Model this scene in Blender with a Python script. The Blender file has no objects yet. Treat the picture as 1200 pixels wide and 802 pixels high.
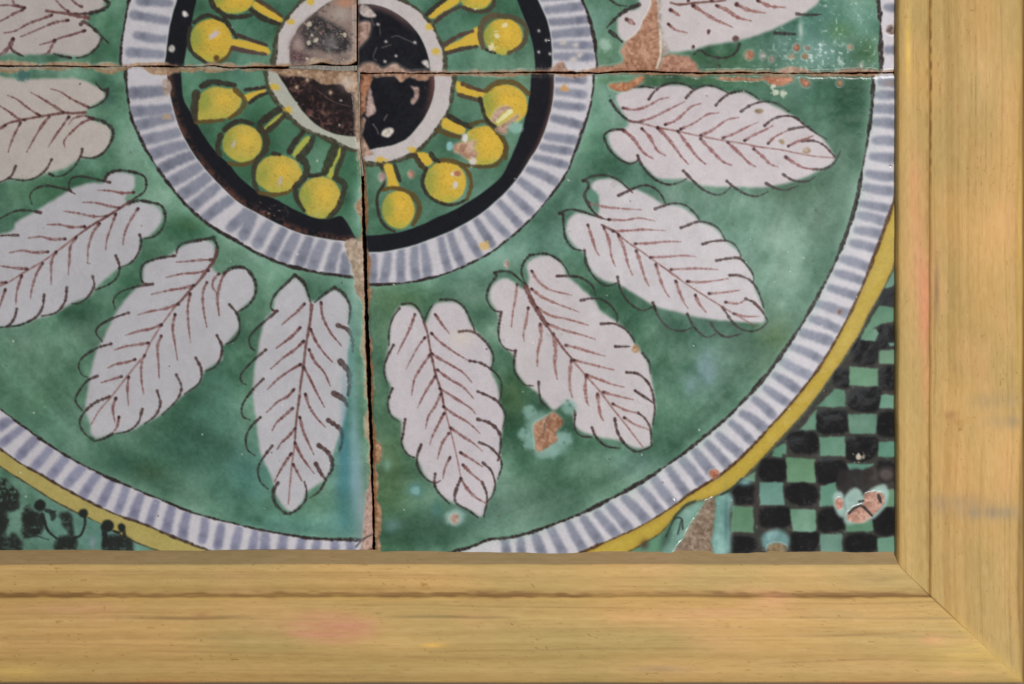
import bpy, math
import numpy as np

# ------------------------------------------------------------------ camera, lamps, exposure
K = 0.0003                    # metres per unit of the drawing grid (one grid unit = 0.3 mm)
D = 2000.0                    # camera distance in grid units (0.6 m)
CZ = 1.40                     # height of the picture centre above the floor
sc = bpy.context.scene
def W(x, y, h=0.0):           # drawing grid (x right, y down, h towards the viewer) -> world
    return ((x - 600.0) * K, -h * K, (401.0 - y) * K + CZ)

cam_d = bpy.data.cameras.new("camera")
cam = bpy.data.objects.new("camera", cam_d); sc.collection.objects.link(cam)
cam.location = W(600, 401, D); cam.rotation_euler = (math.radians(90), 0, 0)
cam_d.sensor_width = 36.0; cam_d.lens = 36.0 * D / 1200.0
cam_d.clip_start = 0.01; cam_d.clip_end = 50.0
sc.camera = cam

world = bpy.data.worlds.new("World"); sc.world = world; world.use_nodes = True
world.node_tree.nodes["Background"].inputs[0].default_value = (0.90, 0.95, 1.0, 1)
world.node_tree.nodes["Background"].inputs[1].default_value = 0.17

def area(name, loc, aim, size, power, col):
    l = bpy.data.lights.new(name, 'AREA'); l.shape = 'RECTANGLE'; l.size, l.size_y = size
    l.energy = power; l.color = col
    o = bpy.data.objects.new(name, l); sc.collection.objects.link(o)
    from mathutils import Vector
    o.location = loc
    o.rotation_euler = (Vector(aim) - Vector(loc)).to_track_quat('-Z', 'Y').to_euler()
    return o
area("studio_lamp", (0.38, -0.80, CZ - 0.49), (0.04, 0, CZ), (0.24, 0.24), 6.3, (1.0, 0.98, 0.965))
area("studio_lamp_upper", (0.40, -0.80, CZ + 0.50), (0.04, 0, CZ), (0.24, 0.24), 5.2, (1.0, 0.98, 0.965))

area("added_sheen_lamp", (0.29, -1.2, CZ + 0.10), (0.1, 0, CZ + 0.03), (0.26, 0.30), 0.27, (0.92, 0.98, 1.0))  # added area lamp, mirrored in the glaze for a soft sheen

sc.view_settings.view_transform = 'Standard'; sc.view_settings.look = 'None'
sc.view_settings.exposure = 0.0; sc.view_settings.gamma = 1.0
sc.view_settings.use_curve_mapping = False

# ------------------------------------------------------------------ drawing raster (pigment, relief, gloss, piece id)
SS = 1.5
X0, Y0, X1, Y1 = -50.0, -50.0, 1062.0, 662.0
RW, RH = int((X1 - X0) * SS), int((Y1 - Y0) * SS)
gx = X0 + (np.arange(RW) + 0.5) / SS
gy = Y0 + (np.arange(RH) + 0.5) / SS
PX, PY = np.meshgrid(gx, gy)
PX = PX.astype(np.float32); PY = PY.astype(np.float32)
rng = np.random.default_rng(7)

def lattice(cell_x, cell_y, seed, shape=None, ext=None):
    h, w = shape or (RH, RW)
    ew, eh = ext or (X1 - X0, Y1 - Y0)
    nx, ny = int(ew / cell_x) + 3, int(eh / cell_y) + 3
    L = np.random.default_rng(seed).random((ny, nx)).astype(np.float32)
    u = np.linspace(0, ew / cell_x, w, dtype=np.float32); v = np.linspace(0, eh / cell_y, h, dtype=np.float32)
    iu = u.astype(int); iv = v.astype(int)
    fu = u - iu; fv = v - iv
    fu = fu * fu * (3 - 2 * fu); fv = (fv * fv * (3 - 2 * fv))[:, None]
    A = L[iv][:, iu] * (1 - fu) + L[iv][:, iu + 1] * fu
    B = L[iv + 1][:, iu] * (1 - fu) + L[iv + 1][:, iu + 1] * fu
    return A * (1 - fv) + B * fv
def fbm(cell, seed, octv=4, gain=0.5, **kw):
    s = 0; a = 1; t = 0
    for i in range(octv):
        s = s + a * lattice(cell / 2 ** i, cell / 2 ** i, seed + 31 * i, **kw); t += a; a *= gain
    return s / t - 0.5                                   # about -0.5..0.5

col = np.zeros((RH, RW, 3), np.float32)
hgt = np.zeros((RH, RW), np.float32)
rgh = np.full((RH, RW), 0.11, np.float32)
pid = np.zeros((RH, RW), np.int32)
PARTS = []                    # [name, label, parent id]
def new_part(name, label=None, parent=None):
    PARTS.append((name, label, parent)); return len(PARTS) - 1
def C(r, g, b): return np.array((r, g, b), np.float32) / 255.0

WOB1 = fbm(9, 501, 3) * 3.0; WOB2 = fbm(9, 777, 3) * 3.0
FINE = fbm(3.2, 33, 2); MID = fbm(14, 41, 4); BIG = fbm(70, 55, 4); BIG2 = fbm(110, 91, 4); MID2 = fbm(22, 47, 4)

_j, _i = np.mgrid[0:RH, 0:RW]
_wj = np.clip(_j + (WOB2 * 3.0).astype(int), 0, RH - 1); _wi = np.clip(_i + (WOB1 * 3.0).astype(int), 0, RW - 1)
FINE = FINE[_wj, _wi]; MID = MID[_wj, _wi] * .8 + fbm(5, 143, 2) * .2
def win(x0, y0, x1, y1):
    i0 = max(0, int((x0 - X0) * SS) - 1); i1 = min(RW, int((x1 - X0) * SS) + 2)
    j0 = max(0, int((y0 - Y0) * SS) - 1); j1 = min(RH, int((y1 - Y0) * SS) + 2)
    if i0 >= i1 or j0 >= j1: return None
    return np.s_[j0:j1, i0:i1]
def spline(p, step=0.8, closed=False):
    p = np.asarray(p, float)
    if len(p) == 2 and not closed:
        n = max(2, int(np.hypot(*(p[1] - p[0])) / step)); t = np.linspace(0, 1, n)[:, None]
        return p[0] * (1 - t) + p[1] * t
    q = np.vstack([p[-1], p, p[0], p[1]]) if closed else np.vstack([2 * p[0] - p[1], p, 2 * p[-1] - p[-2]])
    out = []
    for i in range(1, len(q) - 2):
        a, b, c, d = q[i - 1], q[i], q[i + 1], q[i + 2]
        n = max(2, int(np.hypot(*(c - b)) / step)); t = np.linspace(0, 1, n, endpoint=False)[:, None]
        out.append(0.5 * (2 * b + (c - a) * t + (2 * a - 5 * b + 4 * c - d) * t ** 2 + (3 * b - a - 3 * c + d) * t ** 3))
    if not closed: out.append(p[-1:])
    return np.vstack(out)
def blur(m, r):
    n = int(round(r * SS))
    if n < 1: return m
    for ax in (0, 1):
        for _ in range(2):
            pad = [(0, 0), (0, 0)]; pad[ax] = (n + 1, n)
            c = np.cumsum(np.pad(m, pad, mode='edge'), axis=ax)
            m = (np.take(c, np.arange(2 * n + 1, c.shape[ax]), ax) - np.take(c, np.arange(0, c.shape[ax] - 2 * n - 1), ax)) / (2 * n + 1)
    return m
def poly_mask(p, soft=1.0, wob=0.5, closed_spline=True):
    q = spline(p, 2.0, True) if closed_spline else np.asarray(p, float)
    s = win(q[:, 0].min() - 8, q[:, 1].min() - 8, q[:, 0].max() + 8, q[:, 1].max() + 8)
    if s is None: return None, None
    x = PX[s] + WOB1[s] * wob; y = PY[s] + WOB2[s] * wob
    ins = np.zeros(x.shape, bool)
    a = q; b = np.roll(q, -1, 0)
    for (ax_, ay), (bx, by) in zip(a, b):
        if ay == by: continue
        c = (ay > y) != (by > y)
        ins ^= c & (x < (bx - ax_) * (y - ay) / (by - ay) + ax_)
    return s, blur(ins.astype(np.float32), soft)
def put(s, a, c, k=None, h=None, r=None, part=None, thr=0.5, tm=None):
    """composite colour c with coverage a inside window s"""
    if s is None: return
    if tm is not None: a = a * tm[s]
    col[s] = col[s] * (1 - a[..., None]) + c * a[..., None]
    if h is not None: hgt[s] += h * a
    if r is not None: rgh[s] = rgh[s] * (1 - a) + r * a
    if part is not None: pid[s][a > thr] = part
def poly(p, c, soft=1.0, wob=0.5, alpha=1.0, var=0.0, sharp=True, **kw):
    s, m = poly_mask(p, soft, wob, sharp)
    if s is None: return
    cc = c + (var * MID[s])[..., None] if var else c
    put(s, m * alpha, cc, **kw); return s, m
def stroke(p, w, c, alpha=0.85, dot=0.0, soft=0.9, tip=0.55, grain=0.35, dotc=None, tm=None, part=None, thr=0.5, h=None, r=None):
    q = spline(p, 0.7)
    n = len(q); t = np.linspace(0, 1, n)
    rad = w * 0.5 * (1 - (1 - tip) * np.clip((t - 0.35) / 0.65, 0, 1) ** 1.3)
    rad = rad * (1 + grain * (np.interp(np.arange(n), np.arange(0, n + 4, 3), rng.random(len(np.arange(0, n + 4, 3)))) - 0.5))
    rad0 = rad.copy()
    if dot:
        dd = np.arange(n) * 0.7
        rad = np.maximum(rad, dot * np.sqrt(np.clip(1 - (dd / (dot * 1.6)) ** 2, 0, 1)))
    m = rad.max() + 2.5
    s = win(q[:, 0].min() - m, q[:, 1].min() - m, q[:, 0].max() + m, q[:, 1].max() + m)
    if s is None: return
    x = PX[s] + WOB1[s] * 0.18; y = PY[s] + WOB2[s] * 0.18
    sd = np.full(x.shape, 1e3, np.float32); sd0 = np.full(x.shape, 1e3, np.float32)
    for (a_, b_), r_ in zip(q.astype(np.float32), rad):
        sd = np.minimum(sd, np.sqrt((x - a_) ** 2 + (y - b_) ** 2) - r_)
    a = np.clip(0.5 - sd / (2 * soft), 0, 1)
    a = a * a * (3 - 2 * a)
    a = a * np.clip(alpha + FINE[s] * 0.5 * grain * 2, 0, 1)
    put(s, a, c, tm=tm, part=part, thr=thr, h=h, r=r)
    if dot and dotc is not None:
        dd2 = np.hypot(x - q[0, 0], y - q[0, 1])
        put(s, np.clip((dot * 2.2 - dd2) / (dot * 1.6), 0, 1) * a, dotc, tm=tm)
def blob(x, y, rx, ry, c, alpha=0.6, ang=0.0, p=1.0, tm=None, noise=0.0, **kw):
    R = max(rx, ry) * 2.2
    s = win(x - R, y - R, x + R, y + R)
    if s is None: return
    ca, sa = math.cos(math.radians(ang)), math.sin(math.radians(ang))
    wq = .9 if p > 1 else .4
    dx = PX[s] - x + WOB1[s] * wq; dy = PY[s] - y + WOB2[s] * wq
    u = (dx * ca + dy * sa) / rx; v = (-dx * sa + dy * ca) / ry
    d2 = u * u + v * v
    if p > 1: d2 = d2 * np.clip(1 + (FINE[s] * 2.6 + MID[s] * 1.6) * min(1, 3.5 / max(rx, ry)), .25, 4)
    g = np.exp(-d2 ** (p if p == 1 else 2.6))
    if noise: g = np.clip(g * (1 + noise * 2 * MID2[s]), 0, 1)
    put(s, alpha * g, c, tm=tm, **kw)
def disc(x, y, rx, ry, c, soft=0.8, wob=0.35, ang=0, **kw):
    th = np.linspace(0, 2 * math.pi, 26, endpoint=False)
    ca, sa = math.cos(math.radians(ang)), math.sin(math.radians(ang))
    p = [(x + rx * math.cos(t) * ca - ry * math.sin(t) * sa, y + rx * math.cos(t) * sa + ry * math.sin(t) * ca) for t in th]
    return poly(p, c, soft, wob, **kw)
class Crop:                                # a drawing sheet: origin and width; its own units are 1/1200 of the width
    def __init__(s, x, y, w): s.x, s.y, s.k = x, y, w / 1200.0
    def __call__(s, *pts): return [(s.x + p[0] * s.k, s.y + p[1] * s.k) for p in pts]

# ------------------------------------------------------------------ tile outlines
TL_B = np.array([(-60,75),(0,75.2),(30,76.3),(60,75.8),(100,76.8),(155,77.2),(165,75.8),(195,75.5),(205,77.2),(230,77.6),(250,75.6),(270,78.2),(300,76.9),(345,76.8),(360,75.8),(377,72.2),(390,74.8),(405,75.2),(412,73.5),(418,70.5)])
BL_T = np.array([(-60,78),(0,78),(60,77.6),(100,78.6),(165,77.6),(205,79),(250,77.4),(270,80),(345,80.2),(380,82),(422,83)])
TR_B = np.array([(418,83.5),(430,84.8),(460,84.4),(500,84.7),(550,84.8),(580,84),(600,84),(650,83),(680,84),(700,84.6),(730,82.2),(760,81.2),(775,83),(830,84.5),(870,83.8),(920,85),(960,84.8),(1000,83.5),(1064,84.5)])
BR_T = np.array([(420,86.8),(440,86.2),(500,86.4),(550,86.4),(600,85.8),(700,86.8),(730,85.2),(760,84.6),(775,85.6),(830,86.6),(870,86),(1000,86.6),(1064,86.4)])
BL_R = np.array([(78,418.2),(100,419),(140,420),(180,421.6),(200,423),(250,423.6),(280,424.2),(300,425.2),(340,426.4),(400,427.6),(430,428.6),(480,430.4),(520,432.6),(560,434),(600,436),(664,436.6)])
BR_L = np.array([(85,421.8),(110,421.6),(140,422),(180,423.4),(200,426),(250,427.8),(300,429.8),(340,430.6),(400,432.6),(430,434.4),(480,435.6),(520,436.9),(560,437.4),(600,439),(664,439.6)])
def ragged(a, seed, amp, step=2.0):
    r_ = np.random.default_rng(seed); t_ = np.arange(a[0, 0], a[-1, 0] + step, step)
    n1 = np.interp(t_, np.arange(t_[0], t_[-1] + 14, 7), r_.normal(0, 1, len(np.arange(t_[0], t_[-1] + 14, 7))))
    return np.stack([t_, np.interp(t_, a[:, 0], a[:, 1]) + amp * (n1 * .6 + r_.normal(0, .35, len(t_)))], 1)
TL_B = ragged(TL_B, 1, .45); BL_T = ragged(BL_T, 2, .5); TR_B = ragged(TR_B, 3, .5); BR_T = ragged(BR_T, 4, .45); BL_R = ragged(BL_R, 5, .6); BR_L = ragged(BR_L, 6, .6)
TL_RX, TR_LX = 417.3, 419.3
ip = lambda a, t: np.interp(t, a[:, 0], a[:, 1])
sx_low = (ip(BL_R, PY) + ip(BR_L, PY)) / 2
hy_l = (ip(TL_B, PX) + ip(BL_T, PX)) / 2; hy_r = (ip(TR_B, PX) + ip(BR_T, PX)) / 2
upL = (PY < hy_l) & (PX < 418.3); upR = (PY < hy_r) & (PX >= 418.3)
lower = ~(upL | upR)
T = np.where(upL, 0, np.where(upR, 1, np.where(PX < sx_low, 2, 3)))
TM = [(T == i).astype(np.float32) for i in range(4)]
BLm, BRm = TM[2], TM[3]

# ------------------------------------------------------------------ glaze ground
G_mid, G_dk, G_lt, G_teal, G_olive = C(86,132,104), C(46,92,64), C(132,168,146), C(92,146,136), C(78,110,62)
g = np.clip(BIG * 2.3 + MID2 * 1.2, -1, 1)
col[:] = G_mid
col[:] = col * (1 - np.clip(-g, 0, 1)[..., None]) + G_dk * np.clip(-g, 0, 1)[..., None]
col[:] = col * (1 - np.clip(g * 0.8, 0, 1)[..., None]) + G_lt * np.clip(g * 0.8, 0, 1)[..., None]
tt = np.clip(BIG2 * 1.8, 0, 1)[..., None] * 0.5; col[:] = col * (1 - tt) + G_teal * tt
for b in [(880,300,70,60,G_lt,.25),(820,470,60,50,G_mid,.6),(930,250,60,60,G_lt,.5),(985,125,45,30,G_dk,.75),(930,130,40,25,C(70,120,88),.6),
          (912,398,22,22,G_olive,.7),(905,430,30,16,C(85,120,80),.5),(960,210,40,16,C(62,108,76),.7),(925,225,30,12,C(70,110,75),.6),(990,230,30,40,C(115,155,130),.5),
          (735,350,26,30,G_dk,.6),(645,385,18,22,C(66,112,76),.7),(600,465,16,26,G_olive,.6),(640,340,30,30,G_lt,.45),(700,190,22,26,G_dk,.7),(688,150,16,26,C(100,148,120),.6),
          (560,330,40,18,C(110,152,128),.6),(470,352,40,18,G_olive,.55),(450,375,20,60,C(74,112,74),.55),(455,560,26,80,G_olive,.6),(500,620,60,26,C(60,98,76),.7),
          (560,600,40,22,C(78,118,100),.7),(640,600,60,26,C(96,128,110),.6),(760,520,22,30,C(70,118,88),.6),(745,545,26,18,C(128,165,160),.55),(700,560,60,20,C(100,140,112),.5),  # the pale bluish patch is sky sheen put into the pigment
          (880,440,30,26,C(90,134,104),.5),(829,433,14,20,C(128,162,170),.8),(808,450,10,14,C(112,150,150),.6),(850,425,16,20,C(130,170,150),.6),(810,355,40,30,C(98,144,122),.4),  # the bluish patches paint sky reflections into the glaze colour
          (215,268,34,16,G_dk,.85),(222,262,16,9,C(58,98,58),.6),(180,300,26,14,C(96,140,112),.5),(110,390,40,24,C(108,146,122),.6),(60,420,60,30,C(98,138,112),.6),
          (60,470,50,26,C(78,120,92),.6),(160,545,60,22,C(46,88,66),.85),(178,552,22,14,C(56,82,50),.6),(225,515,55,48,C(50,92,72),.85),(60,225,60,18,C(62,106,74),.75),
          (60,250,40,14,G_dk,.6),(120,330,34,20,C(98,142,116),.5),(150,330,18,10,G_dk,.55),(200,180,16,20,C(98,142,118),.5),(250,470,30,60,C(74,122,102),.6),(290,560,40,40,C(80,134,122),.7),(340,620,80,16,C(78,132,122),.7),
          (270,345,36,22,C(100,146,118),.6),(130,215,60,10,G_dk,.45),(140,60,14,16,G_dk,.7),(130,30,12,16,C(56,104,72),.7),(118,100,16,8,C(50,92,72),.7),(126,115,9,9,C(58,88,78),.8),
          (405,560,14,80,C(62,118,122),.7),(395,420,14,60,C(84,140,132),.6),(418,350,12,30,C(120,162,146),.5),(850,70,60,14,C(62,108,66),.6),(980,30,60,26,C(92,146,134),.7),
          (960,60,80,20,C(120,160,150),.55),(985,36,18,14,C(78,124,74),.7),(1015,60,18,18,C(62,102,58),.75),(705,60,16,22,C(76,122,80),.6),(700,30,16,20,C(110,156,140),.6),(760,95,160,5,C(80,124,78),.6),
          (30,600,40,60,C(104,146,122),.8),(80,620,60,40,C(96,142,128),.7),(140,630,30,24,C(92,138,134),.7)]:
    blob(b[0], b[1], b[2], b[3], b[4], min(1, b[5]), noise=0.5)
_r = np.hypot(PX - 425, PY - 80); _t = np.arctan2(PY - 80, PX - 425) % (2 * math.pi)
def polar_noise(cr, ct, seed):
    L = np.random.default_rng(seed).random((int(1300 / cr) + 3, int(2 * math.pi / ct) + 3)).astype(np.float32)
    a = (_r + WOB1 * 4) / cr; b = _t / ct + 0.25 * np.sin(_r / 60); b = np.clip(b, 0, L.shape[1] - 2.001); i = a.astype(int); j = b.astype(int)
    fa = a - i; fb_ = b - j; fa = fa * fa * (3 - 2 * fa); fb_ = fb_ * fb_ * (3 - 2 * fb_)
    return (L[i, j] * (1 - fa) + L[i + 1, j] * fa) * (1 - fb_) + (L[i, j + 1] * (1 - fa) + L[i + 1, j + 1] * fa) * fb_ - .5
br = polar_noise(14, .16, 5) * .5 + polar_noise(6, .10, 6) * .3 + polar_noise(34, .22, 8) * .8
col[:] = col * (1 + (br * .30 + BIG * .22 + MID2 * .10)[..., None] * np.array((1.15, 1.0, 1.08), np.float32))
lum_ = col @ np.array((.3, .59, .11), np.float32)
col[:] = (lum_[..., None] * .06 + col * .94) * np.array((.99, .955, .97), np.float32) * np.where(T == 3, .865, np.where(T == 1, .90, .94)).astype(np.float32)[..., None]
g2 = (FINE * 0.06 + MID * 0.05)[..., None]; col[:] = np.clip(col + g2 * np.array((0.9, 1, 0.95), np.float32), 0, 1)

for i, lab in enumerate(("green glaze ground of the upper left tile", "flaking green glaze ground of the upper right tile",
                         "green glaze ground of the lower left tile", "green glaze ground of the lower right tile")):
    k = new_part("glaze_ground", lab); pid[T == i] = k

# ------------------------------------------------------------------ rings, drawn in polar form tile by tile
CX0, CY0 = 425.0, 80.0
RR = np.hypot(PX - CX0, PY - CY0); TH = np.degrees(np.arctan2(PY - CY0, PX - CX0)) % 360
TH = np.where((T == 1) | (T == 3), (TH + 180) % 360 - 180, TH)
def radii(t, pts):
    p = np.asarray(pts, float); th = np.degrees(np.arctan2(p[:, 1] - CY0, p[:, 0] - CX0))
    th = (th + 180) % 360 - 180 if t in (1, 3) else th % 360
    r = np.hypot(p[:, 0] - CX0, p[:, 1] - CY0); o = np.argsort(th)
    th, r = th[o], r[o]
    q = np.arange(th[0], th[-1] + 0.5, 0.5); rq = np.interp(q, th, r)
    ker = np.hanning(9); ker /= ker.sum()
    rq = np.convolve(np.pad(rq, 4, mode='edge'), ker, 'valid')
    return np.interp(TH, q, rq) + WOB1 * 0.25
RINGS = {
 3: dict(disc=[(508.7,91),(509,105),(505,121),(496,140),(485,154),(475,164),(457,171),(442,173.5),(432,176)],
   arc=[(532.5,90),(531,105),(525,130),(510,155),(497.5,169),(484,181),(460,190),(446,192.5),(430,192)],
   bi=[(622.5,90),(617.5,127.5),(610,157.5),(601,180),(587.5,207.5),(550,236),(512,255),(470,272),(430,276)],
   bo=[(649,90),(647.5,117),(641,145),(630,172),(622,184),(600,217),(555,256),(505,280),(450,295),(431,295.5)],
   so=[(696,88),(692,125),(682,155),(670,187),(666,200),(645,230),(622,257),(600,277),(575,296),(525,320),(480,331),(433,333.5)],
   ob=[(1023,86),(1022,125),(1016,165),(1010,200),(1005,230),(996,262),(982,300),(962,340),(932,392),(900,437),(862,480),(825,512),(775,550),(730,577),(687,599),(650,614),(605,629),(584,632),(571,630),(562,638),(530,647),(492,656),(440,668)],
   oo=[(1060,170),(1049,230),(1040,257),(1027,292),(1012,332),(997,365),(978,401),(957,435),(925,475),(900,502),(875,530),(847,555),(812,576),(779,600),(750,617),(712,634),(685,646),(640,664)],
   yo=[(1066,255),(1049,310),(1035,340),(1020,365),(1003,400),(975,440),(940,487),(900,530),(872,560),(857,573),(845,580),(824,586),(813,588),(800,597),(785,612),(777,624),(758,635),(740,645),(700,668)]),
 2: dict(disc=[(322,80),(326,87.5),(336,102.5),(347.5,120),(360,136),(372.5,147.5),(390,156),(405,159),(424,159.5)],
   arc=[(311,82),(312,90),(316,107.5),(325,121),(334,132.5),(345,143),(357.5,152.5),(374,159),(391,166),(402,173),(424,177)],
   bi=[(212,80),(212.5,92.5),(215,117),(226,136),(236,155),(251,176),(270,194),(282.5,210),(299,222.5),(326,235),(349,247.5),(367.5,255),(385,257),(400,252),(408,262),(424,290)],
   bo=[(195,80),(197,95),(200,112),(205,133),(216,162),(232.5,187.5),(257.5,216),(282.5,239),(307.5,252.5),(330,264),(355,274),(385,280),(424,283)],
   so=[(147,80),(150,116),(154,139),(163,160),(180,190),(198,216),(215,237),(245,264),(275,281),(300,296),(330,309),(360,317),(392,322),(428,326)],
   ob=[(-20,466),(0,479),(37,507),(87,540),(140,565),(187,585),(220,599),(232,603),(268,612),(300,620),(337,627),(375,632),(410,632.5),(440,633)],
   oo=[(-20,512),(0,526),(18,540),(51,558),(93,582),(135,603),(166,613),(195,626),(225,638),(240,643.5),(280,658)],
   yo=[(-20,534),(0,547),(37,570),(66,589),(90,601),(117,613),(135,624),(159,636),(180,643.5),(220,658)]),
 1: dict(disc=[(418,5.6),(437,6),(452,10),(470,20),(485,34),(495,49),(501,65),(504,86)],
   arc=[(440,-10),(470,0),(487,10),(506,29),(512,41),(519,55),(521.5,88)],
   bi=[(598,-14),(606,0),(612,16),(620,36),(626,62),(627.5,88)], bo=[(622,-14),(630,0),(639,20),(642,28),(646,50),(646,88)],
   so=[(677,-14),(682,0),(692,27),(697,50),(699.5,88)], ob=[(1027,-14),(1029,0),(1031,19),(1032,56),(1032,88)]),
 0: dict(disc=[(412,-10),(391,0),(370,14),(352.5,29),(342.5,47.5),(339,62.5),(341,78)], arc=[(372,-14),(355,0),(341,15),(327,32),(322.5,60),(320,78)],
   bi=[(233,-14),(230,0),(225,25),(220,50),(215,79)], bo=[(210,-14),(207.5,0),(201,22),(195,62),(192,79)],
   so=[(153,-14),(151,0),(146,30),(142,50),(141,79)]),
}
WHT = C(184,180,184); BLUE = C(112,115,130); BLACK = C(22,22,27); INK = C(47,42,40); YEL = C(192,160,60); BRN = C(116,80,77); DKBRN = C(54,36,38)
CLAY = C(166,112,84); TAN = C(172,132,98); PINK = C(176,140,124)
full = np.s_[:, :]
def ramp(d, soft): return np.clip(0.5 - d / (2 * soft), 0, 1)
BANDS = {}
for t in range(4):      # glaze thins beside the ring lines and pools between the berries
    R = {k: radii(t, v) for k, v in RINGS[t].items()}
    th_ = np.exp(-np.clip(RR - R['so'], 0, None) / 7) * (RR > R['so'])
    if 'ob' in R: th_ = th_ + np.exp(-np.clip(R['ob'] - RR, 0, None) / 8) * (RR < R['ob'])
    put(full, TM[t] * np.clip(th_ * (.42 + MID2 * .8), 0, 1), C(132,170,150))
    zone = TM[t] * (RR < R['bi']) * (RR > R['arc'])
    put(full, zone * np.clip(.45 + MID2 * 1.4 + MID * .8, 0, 1) * (.8 if t == 2 else .3), C(48,92,64))
for t in range(4):
    R = {k: radii(t, v) for k, v in RINGS[t].items()}; m = TM[t]; BANDS[t] = R
    def band(a, b, c, name, label=None, soft=0.9, h=0, r=None, var=0.05):
        al = m.copy()
        if b is not None: al = al * ramp(RR - b, soft)
        if a is not None: al = al * ramp(a - RR, soft)
        k = new_part(name, label)
        put(full, al, c + (var * MID)[..., None] + (FINE * var * 0.8)[..., None], h=h, r=r, part=k); return k
    if 'oo' in R: R['kb'] = band(R['ob'], R['oo'], WHT, "striped_band", "white outer band crossed by blue strokes", 1.3)
    elif 'ob' in R: R['kb'] = band(R['ob'], None, WHT, "striped_band", "sliver of the white outer striped band", 1.3)
    if 'yo' in R: R['ky'] = band(R['oo'], R['yo'], C(170,146,60) if t == 3 else C(162,148,86), "yellow_band", "plain yellow outermost band", 1.0, var=0.06)
    R['ks'] = band(R['bo'], R['so'], WHT, "striped_ring", "white ring crossed by grey blue strokes", 1.2)
    R['kk'] = band(R['bi'], R['bo'], BLACK, "black_ring", None, 0.8, h=0.15, r=0.13, var=0.02)
    band(R['disc'], R['arc'], C(162,162,150) if t == 2 else C(180,172,170), "white_ring", "white ring dabbed with yellow around the dark centre")
    R['kd'] = band(None, R['disc'], [C(128,110,102), BLACK, C(34,26,27), BLACK][t], "dark_centre", ["worn quarter of the dark centre, glaze mostly gone", "black quarter centre with pink chips", "brown black quarter of the centre", "black quarter centre with a white fleck"][t], 0.9, r=0.16, var=0.05)

# worn brown edges of the black ring and discs
m = TM[2]
a = m * ramp(BANDS[2]['bo'] - RR - 5, 3.5) * ramp(RR - BANDS[2]['bo'], 1) * np.clip(0.75 + MID * 2 + FINE * 2.4, 0, 1); put(full, a, C(84,52,44))
a = m * ramp(BANDS[2]['disc'] - 22 - RR, 12) * ramp(RR - BANDS[2]['disc'], 1) * np.clip(0.15 + MID * 1.5 + FINE * 2.5, 0, 1); put(full, a, C(84,50,44), r=0.5)
a = m * ramp(RR - BANDS[2]['disc'], 1) * np.clip(FINE * 4 - 1.0 + (TH - 100) / 180, 0, 1) * 0.5; put(full, a, C(104,70,58))
m = TM[3]
a = m * ramp(BANDS[3]['disc'] - 5 - RR, 4) * ramp(RR - BANDS[3]['disc'], 1) * np.clip((45 - TH) / 25, 0, 1) * np.clip(0.8 + MID * 1.5, 0, 1); put(full, a, C(92,58,54))
a = m * ramp(BANDS[3]['bo'] - 3 - RR, 2.5) * ramp(RR - BANDS[3]['bo'], 1) * np.clip((38 - TH) / 15, 0, 1) * 0.8; put(full, a, C(78,50,46))
m = TM[1]
a = m * ramp(BANDS[1]['disc'] - 4 - RR, 4) * ramp(RR - BANDS[1]['disc'], 1) * np.clip((-30 - TH) / 20, 0, 1) * 0.8; put(full, a, C(104,76,74))

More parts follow.
